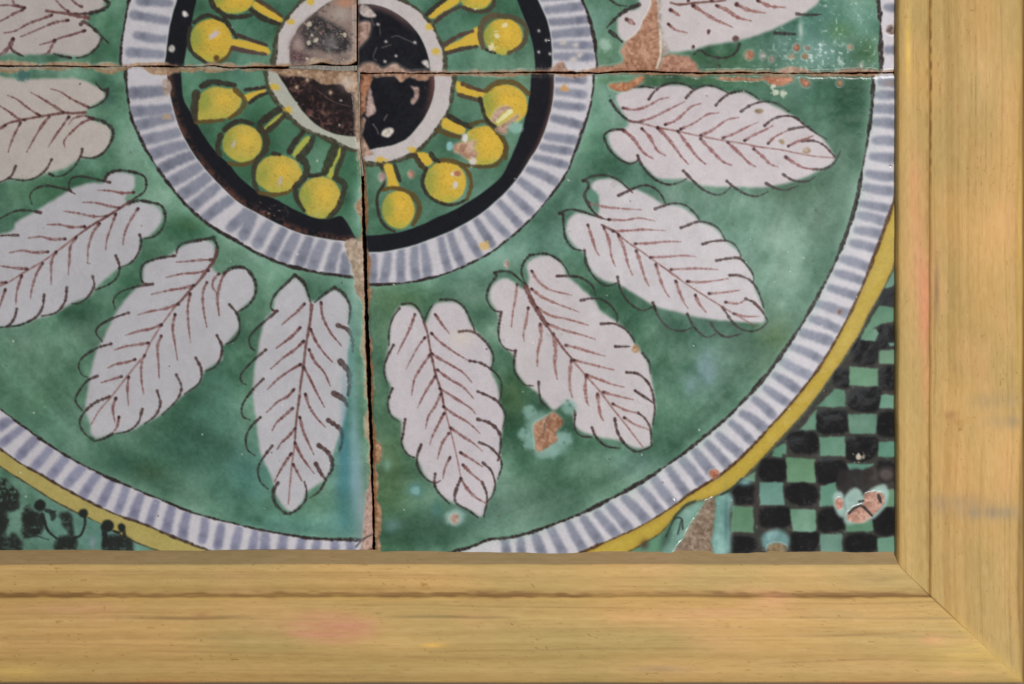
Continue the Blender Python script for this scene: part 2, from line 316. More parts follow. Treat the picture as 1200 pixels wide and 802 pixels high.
# ------------------------------------------------------------------ blue strokes across the two rings
STRIPES = {   # (tile, ring) -> inner end, outer end
 (0,'ks'): Crop(0,0,300)((795,15),(655,5),(795,100),(625,70),(790,185),(640,165),(760,255),(610,245)) + [(207,-12),(160,-14)],
 (2,'ks'): Crop(0,90,210)((1085,95),(870,110),(1130,215),(890,235),(1150,275),(930,325),(1200,370),(960,425)) + [(220,169),(177,182),(228,181),(189,198),(236,194),(199,214),(245,206),(212.5,229),(259,215),(224,244),(274,231),(241,255),(291,245),(270,267),(297,250),(285,277)]
    + Crop(300,200,300)((60,250),(5,345),(130,280),(70,390),(190,300),(130,415),(250,320),(205,435),(310,340),(265,450),(380,355),(345,470),(420,405),(415,490)),
 (3,'ks'): Crop(300,200,300)((550,400),(550,515),(620,395),(600,515),(680,375),(680,515),(745,360),(750,505),(785,350),(805,495),(865,320),(900,460),(910,300),(965,440),(970,265),(1045,395),(1030,230),(1105,345),(1080,195),(1175,300),(1140,150),(1230,250))
    + [(597,226),(621,248),(609,212),(636,232),(619,199),(650,213)] + Crop(600,0,300)((110,740),(250,775),(140,690),(270,710),(160,640),(300,660),(190,555),(325,590),(200,490),(330,505),(210,430),(335,445),(200,375),(330,375)),
 (1,'ks'): Crop(600,0,300)((190,265),(370,268),(195,215),(365,215),(185,165),(350,150),(170,105),(350,92),(155,50),(330,30),(130,-10),(310,-30)),
 (3,'kb'): Crop(900,0,300)((530,385),(600,390),(505,445),(600,445),(500,510),(600,515),(500,575),(600,585),(500,660),(600,665),(490,735),(600,745)) + Crop(900,200,300)((470,15),(600,30),(460,80),(600,100),(435,155),(570,180),(430,210),(545,240),(415,280),(535,300),(395,340),(510,370),(350,415),(480,460),(320,480),(450,520),(290,550),(415,590),(235,625),(370,670),(205,695),(320,740),(160,760),(290,800))
    + [(929,407),(962,422),(917,424),(948,440),(908,440),(936,458),(897,455),(924,473),(884,468),(906,487),(870,485),(895,502),(857,496),(880,517),(842,510),(867,532),(829,520),(852,545),(815,530),(835,555),(800,540),(822,567),(784,550),(805,580),(767,562),(790,592),(750,572),(774,600),(732,584),(758,611),(714,593),(737,620),(700,602),(722,627),(684,608),(702,634),(666,613),(683,643),(646,621),(659,647),(627,627),(635,648),(610,632),(611,648),(592,632),(594,648)],
 (1,'kb'): Crop(900,0,300)((555,35),(600,40),(560,235),(600,235)),
 (2,'kb'): Crop(0,400,300)((60,365),(0,400),(110,400),(10,480),(175,450),(90,540),(245,490),(160,590),(320,530),(240,630),(400,575),(315,670),(465,615),(390,720)) + [(132,564),(119,590),(148,571),(138,599),(165,581),(156,606),(183,588),(175,614),(201,596),(195,621),(219,603),(214,629),(240,609),(237,633),(259,617),(255,641),(280,620),(274,647),(299,624),(295,647),(311,627),(310,648),(332,630),(330,648),(354,633),(351,648),(372,636),(370,648),(392,636),(392,648),(410,637),(411,648)],
}
RINGM = {}
for (t, ring) in STRIPES:
    R = BANDS[t]; a_, b_ = (R['bo'], R['so']) if ring == 'ks' else (R['ob'], R.get('oo'))
    RINGM[t, ring] = TM[t] * ramp(a_ + 1.5 - RR, 1.2) * (ramp(RR - b_ + .5, 1.2) if b_ is not None else 1)
for (t, ring), pts in STRIPES.items():
    for a_, b_ in zip(pts[::2], pts[1::2]):
        k = new_part("blue_stripe", None, BANDS[t][ring]); tmr = RINGM[t, ring]
        w = 10.4 if ring == 'ks' else 11.2
        if (t, ring) == (2, 'ks'): w = 13.2
        w *= rng.uniform(.9, 1.08)
        mid = ((a_[0] + b_[0]) / 2 + rng.normal(0, .6), (a_[1] + b_[1]) / 2 + rng.normal(0, .6))
        c = BLUE + rng.normal(0, 0.018) + (C(6,3,16) * 0.6 if (t == 2 and ring == 'kb') else 0)
        stroke([b_, mid, a_], w, c, alpha=0.8, soft=3.0, tip=0.82, grain=0.24, tm=tmr, part=k, thr=0.4)
        blob(b_[0] * .8 + a_[0] * .2, b_[1] * .8 + a_[1] * .2, 4.5, 4.5, c * 0.82, 0.5, tm=tmr * ((pid == k)))

a = TM[3] * np.exp(-np.clip(RR - BANDS[3]['ob'], 0, None) / 5) * (RR > BANDS[3]['ob']) * np.clip(.6 + MID2 * 1.2, 0, 1); put(full, a * .75, C(134,168,152))
a = TM[3] * np.clip(np.exp(-np.abs(RR - BANDS[3]['oo']) / 2.6) * (RR > BANDS[3]['oo']) + np.exp(-np.abs(RR - BANDS[3]['yo']) / 2.4) * (RR < BANDS[3]['yo']), 0, 1); put(full, a * .55, C(112,86,38))
# dark line work of the rings
def arc_line(t, key, w, c, alpha, off=0.0, jitter=0.35):
    al = TM[t] * ramp(np.abs(RR - BANDS[t][key] - off) - w * 0.5 * (1 + MID2 * 1.8 + WOB2 * jitter * 0.7 + FINE * .9), 0.8) * np.clip(alpha + FINE * 0.6, 0, 1)
    put(full, al, c, h=0.15)
for t in (0, 1, 2, 3): arc_line(t, 'so', 3.3 if t != 3 else 2.8, C(42,35,33), 0.95)
for t in (1, 2, 3): arc_line(t, 'ob', (0, 5, 2.9, 3.7)[t], C(42,36,33), 0.95)
arc_line(3, 'oo', 2.8, C(70,46,30), 0.92); arc_line(2, 'oo', 2.6, C(62,48,40), 0.9)
arc_line(3, 'yo', 2.4, C(70,62,38), 0.8); arc_line(2, 'yo', 1.7, C(70,62,48), 0.85)
for t in range(4): arc_line(t, 'arc', 5.0, C(62,60,46), 0.9)

# ------------------------------------------------------------------ berries on stalks
def berry(t, centre, rx, ry, stem, strokes, label, poly_pts=None, tint=C(150,160,72), sc_=YEL, gl=None):
    tm = TM[t]
    k = new_part("berry", label)
    ks = new_part("berry_stalk", None, k)
    YE = YEL if t != 2 else C(182,160,70)
    if stem: poly(stem, sc_, 0.7, 0.3, part=ks, tm=tm, h=0.12)
    if poly_pts: s, mm = poly(poly_pts, YE, 0.9, 0.4, part=k, tm=tm, h=0.3)
    else: s, mm = disc(centre[0], centre[1], rx, ry, YE, 0.9, 0.6, part=k, tm=tm, h=0.3)
    cx, cy = centre; mk = np.zeros((RH, RW), np.float32); mk[s] = mm; mk = mk * tm
    blob(cx - rx * .8, cy - ry * .1, rx * .45, ry * .8, tint * .9, 0.9, tm=mk, noise=.6); blob(cx + rx * .1, cy + ry * .95, rx * .9, ry * .3, tint, 0.6, tm=mk)
    blob(cx + rx * .2, cy - ry * .2, rx * .4, ry * .4, C(214,172,62), 0.6, tm=mk)
    put(s, np.clip(1 - np.abs(FINE[s] + MID[s] * .4) * 16, 0, 1) * mk[s] * 0.38, C(128,104,48)); put(s, np.clip(MID[s] * 3.2 - .62, 0, 1) * mk[s] * .6, C(178,166,120))
    for w, c, p in strokes: stroke(p, w * .96, c * .9, 0.92, tip=0.8, grain=0.45, tm=tm, h=0.1, part=k, thr=0.6)
    return k
DK, BR = C(54,48,40), C(98,78,42)
E1, E2, E3, E4, E5, E6, E7, E8 = Crop(195,0,150), Crop(195,80,150), Crop(195,160,150), Crop(320,130,150), Crop(330,200,150), Crop(430,180,150), Crop(500,80,150), Crop(490,0,150)
Q2 = Crop(300,0,300)
berry(0, (247.5,47.5), 24.5, 25, E1((610,370),(800,390),(950,450),(960,510),(800,470),(610,430)),
  [(5,DK,E1((260,210),(330,160),(400,145),(530,195))),(5,DK,E1((540,170),(600,260),(655,350))),(5,DK,E1((225,250),(205,340),(210,420),(250,500),(370,590))),(4,BR,E1((610,460),(560,540),(480,585),(400,590))),(4.6,C(70,55,50),E1((670,330),(780,370),(940,425))),(5.4,C(88,66,62),E1((620,450),(740,480),(930,510)))],
  "yellow berry just above the seam of the upper left tile")
berry(0, (272.5,-2), 25, 18, E1((800,40),(850,10),(960,70),(1080,160),(1060,210),(860,110)),
  [(6,DK,E1((410,-20),(440,60),(500,110),(560,150),(680,160),(790,140))),(5,C(80,66,52),E1((850,0),(950,60),(1080,150))),(6.5,DK,E1((790,90),(900,170),(1050,225)))], "yellow berry cut by the top of the picture, left of centre")
berry(2, (258,121), 26, 20, E2((720,260),(830,220),(925,190),(920,230),(830,265),(760,310)),
  [(7,DK,E2((330,170),(420,130),(520,140),(640,160))),(6,BR,E2((640,200),(735,300),(690,400),(590,470))),(5,BR,E2((280,505),(400,500),(540,485))),(9,C(64,58,44),E2((280,240),(262,380),(270,480))),(5,DK,E2((740,205),(820,195),(920,180))),(5,DK,E2((780,325),(860,265),(940,235)))],
  "pointed yellow berry hugging the black ring below the seam", poly_pts=E2((290,485),(287,400),(310,270),(370,205),(450,175),(560,190),(660,210),(700,290),(680,370),(600,450),(500,475),(380,487)))
berry(2, (284,168), 23, 22, E2((900,570),(1060,430),(1085,450),(930,588)),
  [(6,DK,E2((540,580),(600,530),(690,495),(805,520))),(8,C(64,56,44),E2((870,560),(930,640),(930,760),(880,830))),(7,C(58,52,38),E2((510,620),(480,740),(500,810))),(5,BR,E2((590,890),(680,905),(760,895),(860,850))),(9,DK,E2((880,515),(960,450),(1050,390))),(7,C(64,56,44),E2((930,600),(1020,530),(1100,450)))],
  "second yellow berry below the seam, left of centre", sc_=C(160,158,70))
berry(2, (326.5,204.5), 27, 22.5, E4((180,400),(310,240),(350,260),(330,320),(250,410),(225,445)),
  [(6,C(64,60,46),E3((860,200),(820,300),(820,420),(860,520))),(5,BR,E3((880,530),(1000,548),(1120,530),(1190,490))),(9,C(58,56,46),E4((250,440),(310,500),(310,590),(260,660),(200,720))),(5,DK,E4((0,400),(60,410))),(7,DK,E4((150,390),(200,300),(280,200))),(9,C(58,56,46),E4((260,430),(340,330),(375,250)))],
  "third yellow berry below the seam with a pale scratch", sc_=C(156,160,72))
berry(2, (375,231.5), 24.5, 24.3, E4((500,600),(580,420),(600,350),(640,350),(630,420),(570,530),(565,630)),
  [(6,C(58,54,42),E5((130,150),(140,260),(210,375))),(7,C(58,56,44),E5((500,70),(590,130),(570,240),(520,360),(440,440))),(5,DK,E4((340,610),(420,600),(500,580))),(11,C(56,58,42),E4((580,340),(540,440),(480,580))),(6,C(64,58,44),E4((660,360),(650,430),(600,560),(585,625)))],
  "yellow berry nearest the vertical seam in the lower left tile", sc_=C(158,160,70))
berry(3, (467,246), 19, 22, E6((160,110),(240,110),(280,240),(300,320),(200,335),(190,240)),
  [(5,BR,E6((150,340),(240,325),(340,340),(420,380))),(4,DK,E6((160,290),(105,380),(95,470),(120,600),(180,690),(260,735))),(6.5,C(92,76,42),E6((430,390),(490,480),(480,580),(430,670))),(5,DK,E6((260,110),(290,200),(310,260))),(4,C(64,56,40),E6((130,110),(150,170),(165,280)))],
  "oval yellow berry nearest the vertical seam in the lower right tile")
berry(3, (522,213.5), 24.3, 24.5, E6((460,0),(570,0),(620,80),(550,115)),
  [(6,DK,E6((600,0),(630,50),(680,75))),(7,C(72,58,40),E6((450,20),(500,100),(550,150))),(4.5,DK,E6((560,140),(520,260),(550,360),(620,430),(740,480),(840,475),(940,430))),(5.5,BR,E6((700,60),(850,90),(950,180),(978,300),(940,430)))], "round yellow berry with a small pitted chip, right of the seam")
kI = berry(3, (566,171), 25.5, 23, E7((150,480),(200,470),(360,560),(320,625),(150,560)),
  [(6.5,DK,E7((210,450),(310,510),(410,550))),(6,C(92,72,42),E7((110,580),(200,620),(320,650))),(5.5,C(84,74,42),E7((420,530),(520,500),(600,530),(690,640),(750,740),(740,850))),(5,C(88,74,42),Q2((1130,600),(1170,690),(1120,775),(1000,778),(950,765)))], "yellow berry with a large pink chip on its left")
kJ = berry(3, (591,124), 27, 24.5, E7((280,130),(330,140),(540,225),(510,280),(300,240)),
  [(5,C(88,66,52),E7((340,150),(440,190),(540,220))),(5.5,C(84,66,50),E7((300,250),(400,280),(500,310))),(5,DK,E7((500,290),(530,400),(560,480),(640,550))),(6.5,C(100,80,44),E7((560,210),(640,150),(760,130),(860,160),(950,240)))], "large yellow berry with chips beside the black ring")
berry(1, (590,43), 22.5, 21, E8((260,440),(420,360),(560,255),(585,420),(440,440),(270,490)),
  [(5.5,C(84,64,56),E8((250,420),(380,340),(510,295))),(5,C(74,60,52),E8((270,500),(420,460),(550,440))),(7,C(96,80,58),E8((740,140),(650,170),(590,260),(585,360),(610,450))),(6,C(84,74,56),E8((760,150),(900,170),(1000,240),(1012,350),(960,440),(850,500))),(4,DK,E8((640,470),(720,500)))], "round yellow berry with white flecks in the upper right tile")
berry(1, (558,-8), 20, 20, E8((100,150),(300,-10),(390,20),(200,140),(150,180)),
  [(5,C(72,60,48),E8((420,70),(500,100),(620,110),(700,60),(715,-20))),(5.5,DK,E8((80,140),(180,50),(260,-10))),(5.5,C(76,62,54),E8((160,210),(260,130),(390,65)))], "yellow berry cut by the top of the picture, right of centre")
for x, y, t in ((341,26,0),(364,1,0),(322,102,2),(337,129,2),(446,187,3),(484,176,3),(511,60,1),(503,32,1)): blob(x, y, 5, 4, YEL, 0.9, tm=TM[t], p=2)
for e, p in ((E1,(440,330)),): blob(*e(p)[0], 6, 3.2, C(186,172,176), .95, -35, p=2)
for e, p in ((E2,(630,710)),(E3,(1065,420))): blob(*e(p)[0], 2.2, 6.5, C(170,160,150), .9, 18, p=2)
disc(*E1((468,545))[0], 3.6, 3.6, C(92,62,32))
for p in ((820,235),(740,340),(690,450)): blob(*E8(p)[0], 3.2, 3, C(205,196,160), .9, p=2)

# ------------------------------------------------------------------ leaves: white reserve, brushed veins, scalloped outline
def leaf(t, white, veins, outs, label, mid=None, wh=WHT, vc=BRN, vw=2.7, soft=1.15):
    tm = TM[t]; k = new_part("leaf", label); wh = wh * np.array((.93, .938, .935), np.float32)
    s, m = poly_mask(white, soft, 0.5)
    put(s, m, wh + (MID[s] * 0.05 + FINE[s] * 0.025 + BIG[s] * 0.04)[..., None], part=k, tm=tm, h=0.12)
    blobm = np.zeros((RH, RW), np.float32); blobm[s] = m
    for p in outs:
        w = p[0] if isinstance(p[0], (int, float)) else 2.7; p = p[1:] if isinstance(p[0], (int, float)) else p
        stroke(p, w * 1.06, INK, 0.86, dot=w * 0.66, tip=0.55, grain=0.8, tm=tm, part=k, thr=0.45, h=0.05)
        # over the white ground the manganese line turns brown
        q = spline(p, 1.5); ss = win(q[:,0].min() - 4, q[:,1].min() - 4, q[:,0].max() + 4, q[:,1].max() + 4)
        if ss is not None:
            dk = np.clip((0.55 - col[ss].mean(-1)) * 3, 0, 1) * np.clip(blobm[ss] * 2 - 1, 0, 1) * tm[ss]
            put(ss, dk * 0.42, C(112,72,68))
    if mid:
        for w, p in mid: stroke(p, w, C(122,82,76) if w < 2.6 else C(96,62,58), 0.85 if w >= 2.6 else 0.72, tip=0.8, grain=0.5, tm=tm, h=0.05)
    for p in veins:
        w = p[0] if isinstance(p[0], (int, float)) else vw; p = p[1:] if isinstance(p[0], (int, float)) else p
        stroke(p, w * 1.12, vc, 0.84, dot=1.8, tip=0.42, grain=0.85, dotc=DKBRN, tm=tm, h=0.05)
    return k

A1, A2, A3, A4, A5, A6, A7, A8 = Crop(0,0,180), Crop(0,90,210), Crop(0,195,210), Crop(0,260,210), Crop(85,275,225), Crop(85,385,225), Crop(260,315,225), Crop(260,465,225)
B1, B2, B3, B4, B5, B6, B7, B8 = Crop(420,340,210), Crop(420,475,210), Crop(560,290,225), Crop(560,400,225), Crop(645,195,195), Crop(730,270,195), Crop(700,90,195), Crop(810,100,195)
C7, CC, CD = Crop(600,200,300), Crop(700,0,180), Crop(840,0,225)
leaf(0, A1((-360,-360),(810,-360),(815,20),(770,75),(690,110),(690,190),(785,300),(730,390),(600,440),(440,420),(330,425),(180,430),(60,420),(-360,440)),
 [A1((660,240),(560,272),(470,295),(400,325),(310,350)),A1((425,315),(400,365),(375,410),(320,430)),A1((530,158),(430,175),(330,215),(240,255),(155,288)),A1((400,118),(320,150),(220,185),(120,240),(25,260)),A1((175,78),(100,110),(50,140),(-20,175)),A1((140,48),(110,35),(90,-20)),A1((190,62),(130,50),(70,40),(-20,45)),A1((530,88),(480,50),(420,-20)),A1((635,52),(600,35),(540,-20)),[4.5]+A1((100,305),(70,365),(20,415),(-20,430))],
 [[4.2]+A1((815,-10),(850,35),(800,75),(720,100),(640,108),(560,110)),[3.4]+A1((630,190),(655,172),(720,215),(790,280),(850,340)),A1((790,305),(760,365),(700,420),(640,445),(590,452)),A1((550,452),(480,440),(420,420)),A1((80,370),(110,405),(180,440))],
 "dull white leaf in the upper left tile, cut by the picture's edge", mid=[(4.0, A1((690,140),(600,125),(520,105),(440,97),(360,85)))], wh=C(186,174,170), vc=C(104,72,70))
leaf(2, A2((-320,0),(100,15),(300,12),(520,15),(640,60),(700,110),(690,150),(590,210),(570,260),(620,290),(720,330),(745,370),(730,450),(660,530),(540,550),(440,610),(330,640),(250,670),(180,690),(60,690),(-320,760)),
 [A2((590,205),(480,150),(400,100),(340,82)),A2((425,240),(350,190),(270,140),(205,105)),A2((265,260),(180,205),(110,150),(50,125)),A2((165,290),(120,280),(60,235),(-20,185)),A2((330,268),(280,330),(220,430),(178,505)),A2((460,270),(410,340),(355,420),(322,470)),A2((135,310),(95,390),(70,450),(55,505)),A2((35,325),(-20,365)),A2((620,280),(550,310),(480,370),(430,430),(435,475)),[2.2]+A2((600,275),(560,262),(490,280),(460,320))],
 [[3.6]+A2((620,280),(690,300),(755,360),(740,440),(690,510),(620,545),(540,538)),A2((550,485),(540,530),(490,610),(430,655),(390,668)),A2((330,650),(360,665),(390,668)),A2((345,555),(310,620),(240,675),(160,695),(60,682)),A2((105,600),(70,670),(-20,715)),A2((722,80),(710,140),(660,185),(590,215)),[3]+A2((718,90),(680,85),(640,40))],
 "broad white leaf just below the seam at the left edge", mid=[(3.2, A2((570,240),(480,245),(430,243),(260,268),(150,290),(60,310),(-20,355)))], wh=C(188,177,170), vc=C(106,70,68))
leaf(2, A3((715,60),(800,40),(890,60),(905,100),(890,160),(840,210),(860,250),(960,240),(1060,280),(1085,340),(1060,410),(990,470),(935,490),(940,560),(890,630),(800,680),(690,770),(640,821),(600,871),(480,919),(440,946),(380,981),(250,1021),(120,1061),(0,1076),(-300,1095),(-300,560),(60,440),(100,380),(220,310),(300,260),(400,200),(480,150),(600,110),(690,110)),
 [A3((895,175),(820,180),(740,165),(655,160)),A3((800,278),(720,265),(640,245),(555,242)),A3((710,335),(620,335),(520,315),(425,300)),A3((565,405),(480,408),(400,392),(315,392)),A3((435,487),(350,490),(270,472),(190,480)),A3((320,573),(230,578),(150,565),(65,578)),A3((180,688),(100,682),(-20,665)),A3((40,778),(-20,782)),A3((925,285),(870,370),(835,450),(822,528)),A3((775,320),(745,400),(715,490),(707,560)),A3((665,385),(620,450),(590,550),(585,650)),A3((510,475),(470,540),(465,630),(455,725)),A3((375,575),(345,640),(342,790)),A3((285,650),(245,720),(215,815),(205,885)),A3((145,735),(115,830),(105,925)),A4((35,455),(10,530),(-5,580))],
 [[3.2]+A3((700,95),(720,55),(780,30),(870,35),(960,65),(980,115),(965,170),(900,215),(855,240)),A3((735,108),(660,90),(560,70),(490,75),(462,110),(465,160),(500,185)),A3((470,165),(400,145),(310,130),(240,150),(200,195),(212,252)),A3((270,310),(180,295),(90,305),(-20,360)),A3((120,462),(60,462),(-20,469)),[3.4]+A3((860,250),(920,230),(1000,240),(1080,265),(1108,340),(1085,420),(1030,470),(965,485)),A3((935,460),(945,510),(920,590),(870,650),(815,672)),A3((775,600),(800,670),(785,740),(730,790),(640,828)),A4((620,368),(630,430),(590,500),(530,545),(478,550)),A4((447,440),(435,530),(380,605),(280,632)),A4((295,490),(285,570),(240,640),(140,690),(50,705)),A4((112,585),(95,650),(50,700),(-20,708))],
 "white leaf slanting to the left edge, second below the seam", mid=[(3.0, A3((860,240),(790,290),(700,345),(600,405),(510,470))),(2.5, A3((510,470),(380,570),(280,640),(180,700),(50,780),(-20,805)))])
leaf(2, A5((660,90),(740,50),(860,40),(890,110),(870,200),(930,250),(990,215),(1080,215),(1130,290),(1130,390),(1030,490),(1040,580),(960,680),(935,700),(935,780),(905,800),(830,850),(790,925),(680,1017),(560,1120),(450,1180),(380,1220),(250,1247),(130,1272),(110,1187),(80,1107),(90,987),(110,877),(130,787),(150,717),(200,640),(250,520),(310,430),(400,330),(440,300),(440,220),(480,170),(600,130)),
 [A5((870,158),(800,160),(720,168),(650,172)),A5((850,225),(770,240),(690,245),(585,268)),A5((755,318),(690,335),(600,350),(490,375)),A5((660,435),(580,462),(490,480),(410,502)),A5((555,565),(480,592),(410,605),(330,630)),A5((475,678),(400,690),(330,700),(262,722)),A6((390,195),(340,212),(270,225),(222,247)),A6((305,300),(250,318),(180,340)),A5((838,300),(815,360),(815,450),(838,580)),[3.6]+A5((950,240),(925,300),(905,390),(915,505)),A5((915,245),(880,285),(875,330),(905,370)),A5((735,370),(720,450),(722,550),(737,675)),A5((640,500),(625,580),(640,690),(655,785)),A6((553,48),(530,110),(535,200),(540,312)),A6((450,170),(430,230),(430,320),(443,412)),A6((350,305),(343,380),(348,485)),A6((270,438),(252,500),(265,590)),A6((290,555),(275,620),(240,660))],
 [[3.2]+A5((880,20),(780,38),(690,55),(655,90),(650,120)),[3.2]+A5((880,20),(905,80),(890,150),(850,205)),A5((640,132),(540,148),(450,180),(425,240),(440,300),(505,310)),A5((500,310),(400,325),(300,360),(255,410),(265,465)),A5((350,490),(270,515),(180,560),(145,610),(185,668)),A6((240,97),(150,125),(60,185),(38,240),(60,290),(90,305)),A6((155,298),(90,330),(30,410),(20,460),(60,515)),[3]+A6((230,428),(140,465),(70,530),(45,590),(70,650),(130,700)),[3.4]+A5((950,240),(1000,208),(1080,212),(1135,280),(1145,360),(1100,440),(1020,490)),A5((980,438),(1030,500),(1045,580),(1020,650),(960,685)),A6((903,45),(932,110),(925,180),(890,240),(830,267)),A6((770,185),(805,260),(790,340),(700,412)),A6((648,290),(680,370),(650,450),(560,540)),A6((528,390),(548,470),(520,540),(450,597)),A6((435,505),(410,590),(350,640),(270,660)),A6((250,660),(190,690),(135,705))],
 "white leaf pointing down left between two others in the lower left tile", mid=[(3.8, A5((900,100),(885,160),(850,210),(790,290),(740,340))),(3.0, A5((740,340),(690,400),(640,450))),(2.4, A5((640,450),(560,560),(490,670),(450,760))),(2.2, A6((450,170),(380,250),(310,340),(240,430),(170,510),(115,600)))])
leaf(2, A7((455,60),(510,110),(545,190),(600,200),(690,135),(750,160),(795,230),(790,330),(810,420),(790,520),(790,620),(800,700),(785,790),(780,860),(770,930),(740,1030),(700,1140),(680,1240),(640,1320),(530,1400),(510,1450),(430,1520),(350,1440),(310,1300),(240,1150),(220,1000),(200,850),(190,780),(200,650),(220,540),(240,420),(270,320),(320,260),(330,190),(400,100)),
 [A7((515,220),(470,270),(420,310),(375,352)),A7((490,367),(440,420),(390,460),(340,497)),A7((510,455),(450,510),(380,560),(305,627)),A7((490,600),(420,640),(350,690),(285,755)),A7((450,755),(410,800),(350,832),(280,898)),A8((443,73),(390,120),(340,165),(315,210)),A8((457,200),(410,255),(370,290),(345,330)),A8((433,357),(390,420),(350,490),(330,530)),A7((620,212),(630,300),(680,400),(745,482)),A7((555,380),(590,460),(640,530),(690,583)),A7((545,507),(580,580),(640,650),(678,735)),A7((512,615),(560,710),(605,800),(640,865)),A7((522,785),(545,860),(590,930),(645,990)),A8((487,130),(510,220),(540,290),(575,362)),A8((457,290),(490,360),(530,420),(577,480)),A8((447,425),(475,480),(500,530))],
 [[3.2]+A7((455,40),(400,95),(330,165),(305,230),(320,260),(350,265)),[3.2]+A7((455,40),(510,85),(540,160),(555,215)),A7((345,265),(280,320),(200,390),(170,440),(180,490),(205,512)),A7((275,507),(190,580),(120,660),(125,710),(150,725)),A7((258,690),(190,760),(130,850),(130,920),(175,945)),A8((240,130),(180,190),(150,260),(160,330),(205,368)),A8((315,308),(260,380),(225,450),(240,530),(290,580)),[3.4]+A8((350,540),(322,590),(330,660),(370,710),(420,732),(490,690),(525,640),(528,580),(515,535)),[3.2]+A7((705,118),(760,155),(800,230),(800,290),(792,345)),[3]+A7((705,118),(640,160),(580,212)),[4.4]+A7((725,355),(790,385),(815,450),(818,520)),[5.4]+A7((740,580),(790,640),(800,700),(790,790)),[5.4]+A7((700,780),(760,815),(785,860)),[4.2]+A8((665,148),(705,175),(745,210),(755,270),(735,340)),[4.2]+A8((605,305),(660,345),(688,400),(685,460),(650,515)),[4]+A8((587,420),(620,480),(645,512)),A8((650,520),(610,590),(550,635))],
 "white leaf hanging straight down left of the vertical seam", mid=[(4.0, A7((560,230),(555,300),(545,370))),(3.4, A7((545,370),(525,480),(510,600),(490,740),(485,800))),(2.8, A8((485,0),(465,150),(455,300))),(2.3, A8((455,300),(435,450),(415,670)))], vc=C(104,66,64))
leaf(3, B1((290,105),(360,110),(420,170),(445,230),(490,130),(530,85),(640,80),(710,130),(760,240),(850,340),(890,430),(890,540),(930,640),(950,760),(975,831),(965,931),(950,1051),(955,1171),(930,1261),(890,1371),(850,1451),(825,1516),(740,1471),(650,1431),(560,1381),(515,1311),(440,1231),(395,1131),(330,1101),(290,1001),(285,881),(220,831),(205,760),(215,650),(180,560),(190,430),(205,370),(215,240),(250,150)),
 [B1((378,165),(345,260),(300,350),(262,430)),[2]+B1((445,320),(400,380),(350,470),(320,530)),B1((480,435),(420,520),(375,600),(357,705)),B1((515,580),(470,650),(430,720),(395,790)),B1((555,695),(510,785),(470,845),(450,930)),B2((573,55),(530,140),(495,210),(478,265)),B2((605,190),(560,260),(530,360)),B2((613,350),(580,420),(567,490)),B1((515,165),(560,230),(610,292)),B1((490,290),(550,350),(640,415),(740,475)),B1((490,425),(560,470),(690,545),(760,620)),B1((530,535),(600,590),(700,650),(770,725)),B1((545,660),(640,720),(750,790),(785,830)),B2((570,10),(640,60),(740,120),(815,190)),B2((615,150),(700,210),(770,255),(830,308)),B2((685,318),(760,365),(830,410)),[3.2]+B2((700,400),(760,460),(830,515)),[3.2]+B2((685,490),(730,560),(790,620),(860,660))],
 [B1((295,95),(360,92),(405,135),(440,210)),B1((275,125),(230,190),(205,280),(205,370)),[2.2]+B1((440,210),(460,160),(500,95)),B1((550,65),(640,68),(710,120),(760,220),(785,295)),B1((675,280),(740,275),(800,300),(870,370),(905,450),(890,530)),B1((745,475),(820,490),(900,540),(955,610),(955,700),(940,750)),B1((800,680),(880,715),(940,755),(985,840),(965,930)),[3.4]+B2((800,95),(880,120),(940,180),(955,260),(935,370)),B2((810,250),(880,280),(945,350),(960,410),(935,490)),B2((835,385),(890,440),(915,520),(900,600),(860,650)),B2((830,515),(855,580),(860,650),(840,745)),B1((235,370),(190,460),(172,540),(190,620)),B1((228,660),(200,740),(200,790),(220,841),(270,881)),B2((313,95),(300,190),(290,260),(330,330),(375,350)),B2((420,265),(395,340),(400,420),(450,490),(510,520),(550,505)),B2((515,460),(510,520),(525,570),(570,620),(610,660)),[3]+B2((685,490),(665,540),(645,610),(660,660),(730,700),(800,750))],
 "white leaf hanging straight down right of the vertical seam", mid=[(3.0, B1((440,215),(465,300),(485,420),(520,570),(555,680),(575,790))),(1.9, B2((575,10),(600,110),(630,220),(660,350),(685,480)))], wh=C(193,184,188))
